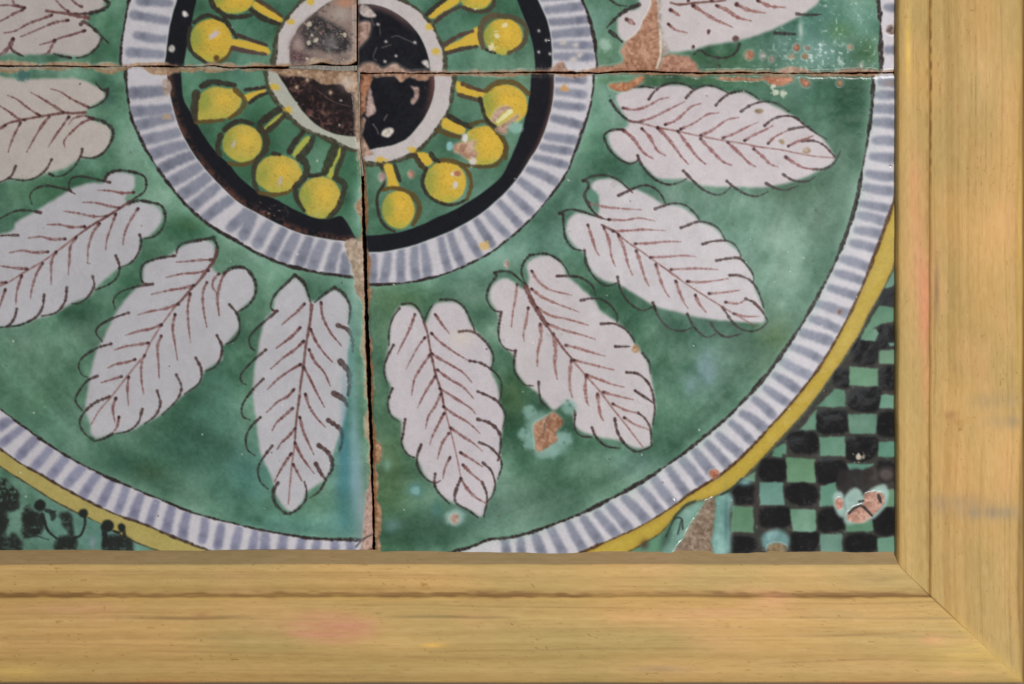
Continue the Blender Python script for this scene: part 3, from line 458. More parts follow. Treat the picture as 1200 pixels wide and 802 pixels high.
leaf(3, B3((130,205),(190,195),(240,230),(290,260),(320,200),(310,110),(370,60),(440,55),(520,100),(560,180),(640,250),(730,330),(770,400),(860,460),(930,520),(980,600),(1050,700),(1075,780),(1100,917),(1108,1017),(1080,1147),(1085,1227),(1000,1257),(880,1207),(760,1187),(640,1147),(600,1087),(590,1007),(540,977),(480,1017),(440,987),(380,917),(290,847),(240,767),(220,677),(140,600),(130,500),(120,400),(80,340),(80,260)),
 [B3((245,232),(235,320),(220,400),(210,495)),B3((315,380),(300,470),(285,540),(290,590)),[3.4]+B3((390,480),(395,560),(375,650),(372,740)),[3.6]+B3((473,540),(485,640),(480,730),(495,822)),[3.6]+B4((583,120),(575,200),(575,290),(590,350)),[3.6]+B4((680,215),(670,290),(680,370),(693,405)),[3.4]+B4((748,330),(755,400),(765,460),(783,495)),B3((337,150),(380,215),(450,265),(585,300)),B3((335,260),(400,310),(500,355),(632,405)),B3((370,375),(450,425),(560,450),(690,487)),B3((435,480),(530,515),(640,545),(732,575)),B3((550,612),(640,635),(720,660),(793,680)),B3((600,705),(700,730),(780,750),(850,767)),B4((680,212),(760,240),(840,270),(915,288)),B4((783,318),(860,340),(970,365)),B4((843,392),(920,430),(1000,450)),B4((915,478),(980,520),(1075,555))],
 [B3((325,50),(290,90),(272,150),(290,210),(310,245)),B3((325,50),(420,40),(500,75),(550,130),(570,175)),B3((495,180),(570,180),(640,190),(710,235),(738,300)),B3((645,332),(700,320),(770,325),(830,365),(868,420),(870,470)),B3((770,478),(850,478),(920,510),(970,570),(985,610)),B3((860,620),(950,620)),B3((1030,660),(1070,720),(1078,790)),B4((930,195),(1000,205),(1060,255),(1090,320),(1105,420),(1095,520)),B4((983,310),(1050,355),(1100,390)),B4((1000,447),(1050,490),(1080,560),(1085,650)),B3((105,160),(150,150),(210,160),(270,210),(300,240)),B3((105,160),(115,180),(75,240),(55,310),(75,365),(110,398),(150,400)),B3((145,410),(130,500),(135,580),(170,630),(230,650)),B4((235,60),(225,150),(240,210),(290,270),(345,280)),B4((380,255),(385,330),(400,380),(440,420)),B4((560,375),(605,440),(605,540),(640,590),(710,600)),B4((713,540),(740,600),(800,655),(885,670)),[3]+B4((855,485),(870,560),(900,620),(950,670),(1000,690),(1060,670),(1090,650))],
 "white leaf with a dark thick midrib above a brown chip", mid=[(5.6, B3((300,250),(340,340),(400,440),(430,490))),(3.0, B3((430,490),(480,560),(540,640),(590,700))),(2.3, B4((590,120),(680,220),(760,310),(850,430),(930,530),(1030,660)))], wh=C(193,184,186), vc=C(132,94,88))
leaf(3, C7((370,75),(400,45),(470,40),(540,80),(590,90),(660,130),(715,160),(790,170),(850,210),(880,240),(950,270),(1000,330),(1055,380),(1080,420),(1120,480),(1140,560),(1170,630),(1185,700),(1150,715),(1000,705),(880,690),(780,665),(680,640),(590,590),(500,535),(430,515),(370,465),(340,390),(290,350),(255,290),(265,230),(310,200),(390,215),(410,165),(400,120)),
 [B5((275,260),(370,290),(500,305),(655,315)),B5((420,385),(530,390),(640,375),(750,395)),B5((450,468),(560,465),(680,458),(830,465)),B5((610,560),(720,555),(820,545),(940,545)),B5((720,658),(800,655),(950,645),(1050,653)),B5((870,745),(950,742),(1050,738),(1210,745)),B6((465,370),(560,375),(660,365),(760,350)),B6((620,457),(720,450),(840,433)),B6((740,518),(830,528),(885,500)),B6((800,602),(880,622),(985,622)),[3]+B5((270,425),(300,520),(330,610),(352,645)),[3]+B5((385,440),(420,530),(440,650),(468,722)),[3.2]+B5((490,495),(530,590),(560,710),(590,782)),[3.4]+B5((620,610),(650,700),(680,800),(712,865)),[3.4]+B6((238,248),(265,340),(300,430),(337,485)),[3]+B6((380,368),(410,450),(440,520),(468,560)),[3]+B6((522,468),(550,530),(597,590))],
 [B5((235,105),(300,75),(390,65),(480,95),(550,150),(592,190)),[3.2]+B5((235,105),(265,110),(275,150),(248,200),(260,250),(310,330),(370,375),(435,388)),B5((490,212),(560,180),(600,160),(680,137),(750,160),(800,210),(830,270)),B5((755,308),(820,285),(900,268),(980,285),(1050,350),(1080,400)),B6((417,-17),(554,-61),(677,-22),(738,69)),B6((575,100),(650,80),(740,75),(800,100),(845,170),(845,205)),B6((675,220),(760,205),(840,205),(900,260),(940,330),(940,380)),B6((770,325),(840,328),(920,365),(970,430),(1000,510),(1015,560)),B6((885,495),(940,520),(1000,580),(1040,650)),B5((65,340),(130,315),(200,320),(280,345),(350,372)),B5((65,340),(90,350),(95,430),(110,520),(160,590),(225,608)),C7((340,375),(350,440),(390,505),(440,540),(490,530)),C7((495,500),(510,560),(550,620),(610,655),(660,640)),C7((660,620),(690,690),(740,740),(800,752),(845,735)),B6((465,605),(510,690),(570,755),(620,770),(665,750)),B6((635,668),(680,735),(750,770),(850,748)),B6((718,555),(780,650),(840,705),(920,730),(990,710),(1045,660))],
 "white leaf slanting down right, second from the horizontal seam", mid=[(2.8, B5((370,425),(470,475),(500,500))),(1.9, B5((500,500),(560,550),(650,610),(760,690),(920,800))),(1.9, B6((280,260),(430,370),(600,480),(720,555),(830,620),(960,695)))], wh=C(195,187,190), vc=C(132,94,90), vw=2.5)
leaf(3, B7((145,125),(260,85),(400,80),(520,60),(620,65),(700,90),(810,70),(900,100),(960,120),(1060,115),(1150,165)) + B8((560,130),(680,190),(780,250),(860,320),(960,400),(1030,520),(990,580),(880,640),(780,680),(650,715),(500,740),(300,735),(150,730),(60,720)) + B7((640,740),(520,740),(430,730),(350,660),(290,610),(220,620),(140,560),(85,480),(80,420),(120,385),(200,370),(225,330),(180,260),(140,180)),
 [B7((185,228),(270,240),(360,215),(450,165),(520,150)),B7((310,325),(400,295),(520,235),(630,180)),B7((490,347),(560,320),(630,260),(680,215),(745,195)),B7((600,380),(700,335),(790,275),(875,262)),B7((745,425),(830,385),(930,315),(1015,295)),B7((905,443),(990,410),(1080,365),(1160,330)),B8((385,400),(450,360),(530,325),(590,290)),B8((555,420),(610,370),(700,325)),B8((700,440),(760,410),(820,390),(880,365)),[3.2]+B7((185,385),(260,450),(330,545),(400,592)),[3.2]+B7((320,375),(380,440),(430,530),(490,570)),[3.2]+B7((435,370),(520,460),(600,570),(655,630)),[3.2]+B7((580,395),(650,490),(720,580),(780,632)),[3.4]+B7((745,450),(830,540),(900,610),(965,640)),[3.4]+B7((940,475),(1030,560),(1090,620),(1140,650)),[3.2]+B8((450,460),(520,520),(570,570),(625,590)),[3.2]+B8((680,520),(740,560),(810,595),(880,608))],
 [B7((370,165),(410,110),(470,65),(550,45),(640,60),(690,90)),B7((640,155),(680,110),(740,75),(810,65),(880,85),(945,120)),B7((855,208),(910,150),(980,115),(1060,105),(1120,130),(1165,165)),B7((270,75),(330,72),(405,82)),B8((360,190),(420,150),(500,122),(580,122),(650,150),(705,190)),B8((530,293),(590,245),(680,222),(750,235),(810,280),(890,340),(975,390)),B8((705,320),(780,305),(850,300)),B8((800,405),(880,402),(950,430),(1010,490),(1040,525)),[3.2]+B7((95,175),(130,230),(180,285),(235,322),(310,330)),B7((180,382),(110,385),(60,410),(50,445),(90,530),(150,590),(230,628),(285,610),(295,575)),B7((290,570),(310,620),(360,690),(430,750),(510,780),(590,765),(645,735)),B7((620,680),(660,720),(740,800),(830,847),(900,847),(962,797)),B8((255,692),(320,745),(400,790),(480,800),(550,770)),B8((540,710),(600,740),(680,757),(770,725)),B8((663,645),(720,680),(790,697),(850,690),(895,660)),B8((880,608),(960,605),(1020,570),(1055,520),(1075,475))],
 "white leaf lying almost level just below the seam at right", mid=[(2.4, B7((230,320),(310,335),(440,370),(580,395),(740,430),(900,460))),(1.9, B7((900,460),(1060,485),(1190,510))),(1.8, B8((430,440),(600,460),(760,490),(900,515),(1040,525)))], wh=C(195,184,187), vc=C(126,84,82), vw=2.6)
leaf(1, CC((280,-340),(330,40),(210,90),(155,190),(200,320),(400,340),(560,410),(740,390),(880,355),(1100,320)) + CD((300,205),(480,120),(570,70),(650,-20),(660,-280)),
 [[3.8]+CC((750,45),(830,100),(920,155),(1055,215)),[3.8]+CC((930,45),(1010,80),(1100,140),(1200,165)),[3.8]+CD((125,30),(200,65),(300,82)),[3.4]+CD((255,5),(330,40),(430,48)),CC((555,190),(610,235),(700,258)),[4]+CC((570,80),(640,125)),[5]+CC((230,155),(290,190)),CC((710,8),(730,-20)),CC((890,8),(910,-20)),CC((870,245),(865,270)),CC((750,365),(745,375))],
 [[4]+CC((325,40),(250,70),(170,120),(110,180),(75,218)),[4]+CC((100,250),(150,290),(195,330)),[2.4]+CC((100,0),(160,40),(230,50)),[3.2]+CC((1110,350),(1090,400),(1030,445),(940,455),(860,430),(800,395),(750,430)),[3]+CD((500,88),(570,95),(650,92)),[3.6]+CD((365,208),(430,212),(490,215))],
 "white leaf in the upper right tile broken by a clay chip", mid=[(3.0, CC((575,25),(640,38),(760,25),(900,15),(1000,5)))], wh=C(194,184,184), vc=C(132,92,86))
blob(*A6((120,690))[0], 4, 3, C(44,70,52), .8); blob(*A5((880,20))[0], 3.5, 3, C(36,66,48), .8); blob(*C7((382,130))[0], 6, 8, C(84,122,104), .9, p=2)

# ------------------------------------------------------------------ chequered corner, lower right
def check(cx, cy, hx, hy, c=C(22,21,22), t=3, wob=1.9, n=3.2):
    th = np.linspace(0, 2 * math.pi, 22, endpoint=False)
    p = [(cx + hx * abs(math.cos(a)) ** (2 / n) * np.sign(math.cos(a)) * 1.06, cy + hy * abs(math.sin(a)) ** (2 / n) * np.sign(math.sin(a)) * 1.06) for a in th]
    k = new_part("black_check"); jx = rng.normal(0, .06, 22); p = [(cx + (q[0] - cx) * (1.0 + j_), cy + (q[1] - cy) * (1.0 + j_)) for q, j_ in zip(p, np.convolve(np.r_[jx[-2:], jx, jx[:2]], np.ones(5) / 3.4, 'valid'))]
    s, m = poly_mask(p, 1.1, wob * 0.8)
    put(s, m * 0.97, c + (np.clip(MID[s], -.3, .5) * 0.05 + np.clip(FINE[s] - .24, 0, 1) * 0.4)[..., None], part=k, tm=TM[t] * ramp(BANDS[t]['yo'] - RR, 1.2), h=0.12, r=0.12)
cells = (np.where(PX > 0, 1.0, 1.0) * TM[3] * ramp(BANDS[3]['yo'] + 1 - RR, 1.5)).astype(np.float32)
zone_k = np.clip((PX - 846 + (PY - 600) * .25) / 6, 0, 1) * cells
put(full, cells, C(84,120,98) + (MID * 0.10 + BIG * 0.12)[..., None])
put(full, zone_k * np.clip(.93 + MID * .5, 0, 1), C(47,41,38) + (MID * .10 + np.clip(FINE - .2, 0, 1) * .5)[..., None], r=.2)
for c in ((1042,349,11,12.5),(1040,395,12.5,13.5),(1013,412,15.5,14.5),(986,442,9.5,11),(1041,443,11.5,14.5),(1013,468,18.5,14.5),(975.5,494.5,17.5,14.5),(1039,498,12,14),(941.5,518,17,13),(1009,525,18.5,14.5),(905,551,15,14),(974,553,18,15),(1040,553,12,13),(939,579,18,13),(975,610,15.5,14),(1037,611,13,16.5),(908,607,18.5,12.5),(871,579,12.5,12),(870,637,15,11),(942,635,17.5,12),(1009,636,18.5,11),(1062,524,8,12),(1062,581,8,12)):
    check(*c)
R5_, R7_ = Crop(840,380,240), Crop(740,520,330)
for p in (R5_((775,245),(945,260),(940,365),(775,355)), R5_((690,375),(750,390),(752,487),(580,487)), R5_((955,155),(1080,155),(1080,240),(950,230)), R5_((770,530),(935,525),(930,645),(775,640)), R5_((960,415),(1080,410),(1080,500),(950,495)), R5_((600,663),(750,658),(752,772),(603,774)), R5_((945,695),(1080,690),(1080,780),(940,777)), R5_((582,498),(582,620),(480,622)), R5_((872,20),(935,30),(925,100),(838,95)), R5_((405,690),(405,765),(335,752)),
          R7_((655,60),(780,64),(786,166),(660,164)), R7_((545,165),(645,165),(650,260),(545,262)), R7_((430,265),(520,270),(520,377),(424,375)), R7_((675,280),(785,280),(786,376),(685,374)), R7_((805,180),(870,165),(885,240),(880,268),(800,266)), R7_((918,335),(1030,328),(1028,372),(914,376)), R7_((805,385),(895,385),(902,480),(805,480)), R7_((1050,402),(1150,395),(1150,480),(1050,480)), R7_((1068,200),(1150,195),(1150,268),(1062,272)), R7_((918,84),(1034,86),(1000,112),(930,116)), R7_((480,152),(532,113),(522,166)), R7_((610,20),(650,0),(640,60),(600,50)), R5_((1000,110),(1080,105),(1080,125),(1010,130)), [(1030,358),(1062,362),(1062,374),(1036,379),(1024,384),(1012,394),(1016,382)], [(1050,312),(1056,326),(1046,336),(1036,338)], [(1026,386),(1030,392),(1024,400),(1012,398)]):
    k = new_part("green_check"); q_ = []
    for (xa, ya), (xb, yb) in zip(p, p[1:] + p[:1]):
        for f in (0, .2, .4, .6, .8): q_.append((xa + (xb - xa) * f + rng.normal(0, .3), ya + (yb - ya) * f + rng.normal(0, .3)))
    s_, m_ = poly_mask(q_, 0.8, 0.8, False)
    cgr = C(86,122,101) + rng.normal(0, .018) + np.array((rng.normal(0, .012), 0, rng.normal(0, .015)), np.float32)
    put(s_, m_ * .97, cgr + (MID[s_] * .10 + (PY[s_] - p[0][1]) [...] * .0014)[..., None], part=k, tm=TM[3] * ramp(BANDS[3]['yo'] - RR, 1.2))
G2, G3, F1, F4 = Crop(890,510,180), Crop(840,540,225), Crop(740,560,180), Crop(0,540,180)
poly(G2((620,290),(700,270),(800,280),(800,450),(720,400),(660,480),(610,380)), C(38,34,34), 1.0, 0.6, tm=cells); poly(G2((800,280),(900,270),(950,400),(965,500),(930,520),(910,450),(810,460)), C(44,40,38), 1.0, 0.8, tm=cells, var=.1)
blob(*G2((990,310))[0], 9, 8, C(110,98,92), .6, tm=cells, noise=1.0)
blob(*G2((770,170))[0], 4, 4, C(190,180,160), .9, p=2)
# black scrawl in the lower left corner
m4 = TM[2] * ramp(BANDS[2]['yo'] + 0.5 - RR, 1.0); KB = C(34,36,33)
def scrawl(p, mott=0.0):
    k = new_part("black_scrawl"); s, m = poly_mask(p, 1.3, 1.8)
    m = m * np.clip(1.1 - max(mott, .35) * np.clip(FINE[s] * 5 + MID[s] * 3, 0, 1), 0, 1)
    put(s, m * 0.9, KB + (FINE[s] * 0.05)[..., None], part=k, tm=TM[2], h=0.12)
scrawl(F4((-60,180),(40,150),(100,190),(145,260),(150,390),(60,400),(-60,410)), 0.8); scrawl(F4((-60,400),(60,420),(50,560),(80,600),(100,570),(150,610),(160,720),(-60,720)))
scrawl(F4((180,380),(240,340),(255,400),(330,420),(340,560),(250,600),(180,600),(165,500)), 0.5); scrawl(F4((460,420),(530,400),(560,450),(575,560),(540,600),(490,500)))
scrawl(F4((440,610),(580,590),(595,720),(440,720))); scrawl(F4((800,560),(850,580),(960,570),(1030,640),(1020,720),(810,720)))
for x, y, r in ((310,350,7),(650,410,5.5),(840,510,7.5),(950,520,4.6)): disc(*F4((x, y))[0], r, r, KB, 0.9, 0.5, tm=TM[2])
for x, y, rx, ry in ((60,330,8,6),(240,440,8,10),(120,640,9,6),(520,650,9,6),(900,640,12,6),(270,560,9,4),(420,430,4,5),(20,470,8,10)): blob(*F4((x, y))[0], rx, ry, KB, .8, tm=TM[2], p=2, noise=1)
stroke(F4((330,420),(370,540),(440,610)), 4, KB, .9, tm=TM[2]); stroke(F4((660,430),(662,500),(630,580),(580,605)), 3, KB, .9, tm=TM[2], tip=1); stroke(F4((890,550),(930,560),(960,530)), 3, KB, .9, tm=TM[2])
stroke(F4((800,520),(820,600),(815,660)), 6, KB, .9, tm=TM[2], tip=1); stroke(F4((960,520),(975,590)), 4, KB, .9, tm=TM[2], tip=1); stroke(F4((360,390),(420,400)), 5, KB, .8, tm=TM[2]); stroke(F4((190,600),(280,590),(380,620)), 2.4, KB, .6, tm=TM[2]); blob(*F4((720,640))[0], 3, 8, C(150,140,160), .5)

# ------------------------------------------------------------------ chips, pits, worn edges (the clay lies lower than the glaze)
def chip(p, c=CLAY, depth=2.2, soft=0.8, wob=1.1, part=True, t=None, label=None, rim=True, alpha=1.0):
    s, m = poly_mask(p, soft, wob)
    if s is None: return
    tm = TM[t][s] if t is not None else 1.0
    c = (c * .8 + c.mean() * .2) * .93
    m = m * tm
    if rim:
        mm = blur(m, 2.0); e = np.clip(mm * 2.2, 0, 1) * (1 - m)
        put(s, e * 0.34, C(168,164,152)); rgh[s] = np.maximum(rgh[s], np.clip(mm * 3, 0, 1) * .7)
    k = new_part("chip", label) if part else None
    put(s, m * alpha, c + (MID[s] * 0.18 + FINE[s] * 0.26)[..., None], h=-depth * .5, r=0.85, part=k)
    hgt[s] += m * FINE[s] * 1.5
def chipdisc(x, y, rx, ry, c=CLAY, depth=1.2, ang=0, **kw):
    th = np.linspace(0, 2 * math.pi, 14, endpoint=False); ca, sa = math.cos(math.radians(ang)), math.sin(math.radians(ang))
    chip([(x + rx * math.cos(a) * ca - ry * math.sin(a) * sa, y + rx * math.cos(a) * sa + ry * math.sin(a) * ca) for a in th * 1.0], c, depth, 0.7, 1.3, **kw)
D1, D2, D3, D4 = Crop(300,0,150), Crop(400,0,150), Crop(310,70,150), Crop(410,80,150)
AQ = C(150,194,184)
# crawled glaze hollow under the dark midrib leaf
for x, y, rx, ry in ((320,440,8,8),(290,580,8,7),(570,410,9,10),(540,610,11,9),(430,690,16,9),(480,640,16,16),(390,540,18,20),(330,640,8,8)): blob(*B4((x, y))[0], rx, ry, C(124,156,146), .8, p=2, h=0.12)
for x, y in ((345,435),(300,568),(575,400),(540,635)): blob(*B4((x, y))[0], 2, 2, C(70,110,100), .8)
chip(B4((345,525),(400,490),(440,470),(475,445),(520,480),(530,520),(490,570),(500,610),(440,660),(395,690),(360,670),(355,590)), C(168,116,84), 2.6, t=3, label="brown clay chip below the leaf with a dark midrib")
stroke(B4((440,480),(420,520),(415,560)), 2, C(90,80,70), .8, tip=1)
# wedge chip at the lower rail
poly(F1((560,180),(480,320),(400,460),(330,590),(240,600),(300,450),(390,270),(470,220)), C(110,142,130), 2.2, 1.0, tm=TM[3], h=0.5, var=.3); poly(F1((660,160),(790,140),(765,300),(765,590),(600,590),(630,430),(650,300)), C(114,150,142), 2.4, 1.0, tm=TM[3], h=0.5, var=.3)
blob(*F1((740,330))[0], 3, 30, C(60,96,96), .7, tm=TM[3]); blob(*F1((265,480))[0], 5, 14, C(52,72,62), .75, 25, tm=TM[3]); blob(*F1((180,530))[0], 6, 7, C(84,130,100), .8, tm=TM[3]); blob(*F1((100,520))[0], 5, 6, C(66,50,40), .8, tm=TM[3])
stroke(F1((270,460),(330,330),(390,320),(400,400)), 2.4, C(40,50,44), .8, tm=TM[3], tip=1); stroke(F1((390,330),(360,440)), 2, C(40,50,44), .8, tm=TM[3], tip=1); stroke(F1((500,180),(420,215),(330,310)), 3, C(40,56,52), .8, tm=TM[3], tip=1); stroke(F1((700,130),(780,90),(860,10)), 3, C(40,50,44), .85, tm=TM[3], tip=1); blob(*F1((890,35))[0], 7, 4, C(108,150,148), .9, tm=TM[3])
chip(F1((600,165),(655,170),(650,300),(640,400),(620,500),(610,620),(330,620),(400,480),(470,360),(530,270),(570,200)), C(134,110,88), 2.0, t=3, rim=False, label="grey brown wedge shaped chip at the lower rail")
# pink chips in the chequers
for p in (((660,500),(740,410),(800,450),(815,540),(700,600)), ((940,390),(1000,430),(995,540),(930,620),(880,660),(700,700),(650,650),(690,560)), ((570,470),(640,450),(670,560),(650,640),(590,590))): poly(G2(*p), C(136,160,152), 1.6, 1.0, tm=TM[3], h=0.3, var=.25)
chip(G2((680,640),(720,570),(810,540),(820,460),(940,450),(980,500),(950,570),(880,640),(790,690),(720,685)), C(186,134,112), 1.8, t=3, rim=False, label="pink clay chip among the chequers"); chipdisc(*G2((620,535))[0], 5, 6.5, C(184,118,98), 1.4, t=3, rim=False)
stroke(G2((700,610),(760,560),(810,560),(880,630)), 3.6, C(44,38,38), .95, tip=.7, tm=TM[3]); stroke(G2((780,520),(810,515)), 3, C(44,38,38), .9, tip=1); stroke(G2((930,470),(945,520)), 4, C(44,40,38), .9, tip=1)
disc(*G3((365,500))[0], 17, 13, C(100,134,132), 2.2, 1.0, tm=TM[3], h=0.4, var=.3); chipdisc(*G3((372,552))[0], 11, 7, C(132,108,72), 1.6, t=3)
chipdisc(837, 556, 5.4, 6, C(176,100,68), 1.4, t=3); chipdisc(984, 366, 2.4, 2.4, C(150,110,100), .9, t=3); chipdisc(745, 409, 4.4, 5, C(168,126,84), 1.0, t=3); chipdisc(*B3((182,105))[0], 2.4, 4.5, C(170,130,120), 1.0, t=3)
for p, r in (((487,185),(5,3)),((648,405),(3.6,3.2)),((827,470),(4.4,4))): chipdisc(*B8(p)[0], r[0], r[1], C(150,124,92), 0.5, t=3, rim=False, part=False)
blob(*B8((827,470))[0], 2.4, 2.4, C(186,172,160), .7); blob(565+3, 288, 6, 5, C(196,160,96), .85, tm=TM[3], p=2); blob(662, 104, 4, 4, C(186,140,90), .9, p=2, tm=TM[3]); blob(1042, 98, 6, 4, C(140,120,110), .6, tm=TM[3])
blob(541, 366+30, 14, 10, C(206,190,160), .3)
# pits near the bottom of the vertical seam
blob(487, 574, 11, 9, C(78,118,112), .7, tm=TM[3], p=2); blob(487, 575, 6, 5, C(120,160,156), .8, tm=TM[3], p=2); blob(454, 545, 4, 7, C(120,160,148), .6, tm=TM[3]); blob(512, 598, 6, 8, C(66,108,106), .7, tm=TM[3]); blob(533, 606, 13, 10, C(146,176,170), .75, tm=TM[3], p=2); blob(460, 616, 10, 8, C(110,144,150), .5, tm=TM[3])
chipdisc(533, 608, 5, 6, C(178,146,128), 1.4, t=3)
for y, h_, w_ in ((531,14,11),(569,20,6),(610,24,7),(640,14,6),(345,8,5),(405,10,4)):
    chip([(ip(BR_L, y) - 3, y - h_), (ip(BR_L, y) + w_ * .8, y - h_ * .8), (ip(BR_L, y) + w_, y), (ip(BR_L, y) + w_ * .7, y + h_ * .8), (ip(BR_L, y) - 3, y + h_)], C(180,132,92), 1.6, t=3, rim=(y == 531))
# blue white runs along the right edge of the lower left tile
for x, y, rx, ry, c, a in ((415,500,6,70,C(122,156,160),.6),(418,570,8,50,C(122,152,162),.65),(425,600,6,40,C(142,150,154),.6),(412,420,4,44,C(106,148,144),.55),(417,340,6,40,C(140,174,160),.6),(420,240,8,26,C(128,168,152),.7),(404,520,5,70,C(64,118,128),.55)): blob(x, y, rx, ry, c, a, tm=TM[2], noise=.3)
# worn clay along the tile edges
def edge_wear(t, dist, width, c, amt, seed, cell=16):
    n = fbm(cell, seed, 4)
    w = width * np.clip(0.55 + n * 2.6, 0, 3)
    a = TM[t] * ramp(dist - w, 1.0) * amt
    put(full, a, c + (MID * 0.16 + FINE * 0.18)[..., None], h=-0.9, r=0.8)
    rim = TM[t] * ramp(np.abs(dist - w - 0.6) - 0.6, 0.8) * amt * np.clip(0.2 + MID * 2, 0, 1)
    put(full, rim, C(190,182,168))
dTLb = ip(TL_B, PX) - PY; dBLt = PY - ip(BL_T, PX); dTRb = ip(TR_B, PX) - PY; dBRt = PY - ip(BR_T, PX)
dBLr = ip(BL_R, PY) - PX; dBRl = PX - ip(BR_L, PY); dTLr = TL_RX - PX; dTRl = PX - TR_LX
edge_wear(0, dTLb, 4.0, C(164,134,108), .9, 900); edge_wear(2, dBLt, 8.5, C(150,118,88), .85, 910, 30); edge_wear(2, dBLt, 2.4, C(150,146,134), .9, 915, 30)
edge_wear(1, dTRb, 2.4, C(168,138,116), .85, 920); edge_wear(3, dBRt, 4.2, C(160,120,92), .85, 930, 26)
edge_wear(2, dBLr, 4.2, C(158,136,112), .85, 940); edge_wear(3, dBRl, 4.0, C(150,104,68), .9, 950, 24); edge_wear(0, dTLr, 2.4, C(160,136,120), .9, 960); edge_wear(1, dTRl, 1.2, C(160,136,120), .8, 970)
chip([(404,283),(418,281),(426,300),(426,345),(418,346),(414,320),(407,300)], C(166,142,118), 1.0, t=2, rim=False, wob=1.2); chip([(416,240),(425,232),(425,252),(419,250)], C(160,128,98), 1.0, t=2, rim=False); chip([(424,632),(430,575),(437,560),(438,655),(420,655)], C(166,130,114), 1.0, t=2, rim=False, wob=1.2)
stroke([(417,641),(426,632),(436,627)], 2, C(60,50,48), .85, tip=1, tm=TM[2])
# dark centre, upper left quarter
for p, c, a in ((((400,330),(540,150),(660,190),(810,260),(890,400),(860,480),(740,510),(640,490),(560,460),(470,470)), C(40,38,40), 1.0), (((320,480),(360,470),(480,520),(540,540),(480,580),(340,590)), C(78,54,58), .9), (((330,470),(400,330),(540,170),(500,160),(380,300),(310,450)), C(70,56,56), .7)):
    s, m = poly_mask(D1(*p), 2.2, 1.3); put(s, m * np.clip(a + MID[s] * 1.5 + FINE[s] * 1.8, 0, 1), c, tm=TM[0])
s = win(335, -12, 420, 80); sp = np.clip(MID[s] * 4 + FINE[s] * 4 - .25, 0, 1) * ramp(RR[s] - BANDS[0]['disc'][s], 1); put(s, sp * .8, C(66,54,52), tm=TM[0], r=.5)
sp = np.clip(MID2[s] * 3 + FINE[s] * 5 - .7, 0, 1) * ramp(RR[s] - BANDS[0]['disc'][s], 1); put(s, sp * .35, C(170,158,148), tm=TM[0], r=.6)
blob(*D1((790,130))[0], 14, 10, C(168,158,150), .8, tm=TM[0], noise=.6); blob(*D1((700,400))[0], 8, 8, C(120,118,116), .6, tm=TM[0], noise=1); blob(*D1((400,400))[0], 8, 10, C(160,136,132), .7, tm=TM[0])
for p, r in (((500,230),4),((520,330),2.4),((500,400),3.4),((560,380),3),((480,550),2.6),((830,330),4)): blob(*D1(p)[0], r * .8, r * .8, C(190,180,158), .85, tm=TM[0], p=2)
blob(*D1((840,20))[0], 12, 6, C(178,126,96), .8, tm=TM[0])
chip(D1((470,610),(540,540),(640,560),(740,590),(860,580),(940,500),(940,640),(700,640)), C(170,142,118), .8, t=0, rim=False, part=False)
# upper right quarter
chip(D2((140,230),(280,220),(255,350),(180,430),(140,435)), C(172,132,116), 1.4, t=1, label="pink chip on the black centre beside the seam"); chip(D2((175,50),(250,60),(330,150),(290,170),(180,130)), C(178,160,152), .8, t=1, rim=False)
chip(D2((160,720),(190,610),(300,590),(390,640),(500,600),(620,660),(840,665),(850,720)), C(170,134,114), 1.6, t=1, label="pink chip along the foot of the black centre"); chip(D2((755,580),(810,560),(825,640),(790,625)), C(196,186,176), .8, t=1, rim=False)
for p in (((280,170),(310,240)),((470,350),(530,340),(640,390),(710,420)),((330,450),(300,540),(330,570)),((360,230),(365,330)),((380,450),(470,420))): stroke(D2(*p), 1.2, C(120,112,108), .6, tip=.8, tm=TM[1])
for p in ((420,390),(515,530),(410,580),(345,230),(690,400)): blob(*D2(p)[0], 1.8, 1.6, C(200,190,184), .9, tm=TM[1])
# lower left quarter
chip(D3((120,60),(880,60),(870,290),(780,300),(720,230),(560,230),(440,180),(360,160),(150,150)), C(164,126,94), 1.2, t=2, rim=False, wob=1.4, label="tan clay patch above the brown black centre"); blob(*D3((780,220))[0], 9, 8, C(186,170,158), .9, tm=TM[2], noise=.8)
chip(D3((830,320),(880,300),(880,760),(850,700),(845,450)), C(156,124,98), .8, t=2, rim=False, wob=1.0)
for p in (((500,290),(640,390),(800,440)),((520,480),(570,520)),((430,520),(490,560))): stroke(D3(*p), 1.1, C(124,98,82), .6, tip=.8, tm=TM[2])
for p in ((300,260),(320,120),(400,190),(620,310)): blob(*D3(p)[0], 2.2, 2.6, C(196,172,140), .9, tm=TM[2])
# lower right quarter
chip(D4((70,60),(200,65),(190,180),(150,280),(145,400),(80,410)), C(170,108,72), 1.4, t=3, rim=False, label="orange clay strip beside the black centre"); chip(D4((190,180),(220,280),(240,400),(200,445),(150,450),(160,300)), C(174,142,132), 1.0, t=3, rim=False, wob=1.2)
chip(D4((100,480),(140,480),(130,650),(190,770),(220,800),(100,800)), C(170,130,106), 1.0, t=3, rim=False); chip(D4((300,610),(340,570),(400,555),(415,600),(370,655),(310,640)), C(204,192,178), .7, t=3, rim=False, label="white fleck on the black centre")
chip(D4((575,170),(650,190),(640,290),(580,340),(565,290),(600,270),(605,210)), C(160,126,112), .8, t=3, rim=False); chip(D4((160,40),(720,50),(740,90),(700,125),(560,90),(480,130),(420,80),(300,70)), C(176,128,98), 1.0, t=3, rim=False, wob=1.2)
for p in (((220,530),(250,570),(270,620)),((320,490),(350,440))): stroke(D4(*p), 1.4, C(140,124,116), .7, tip=.7, tm=TM[3])
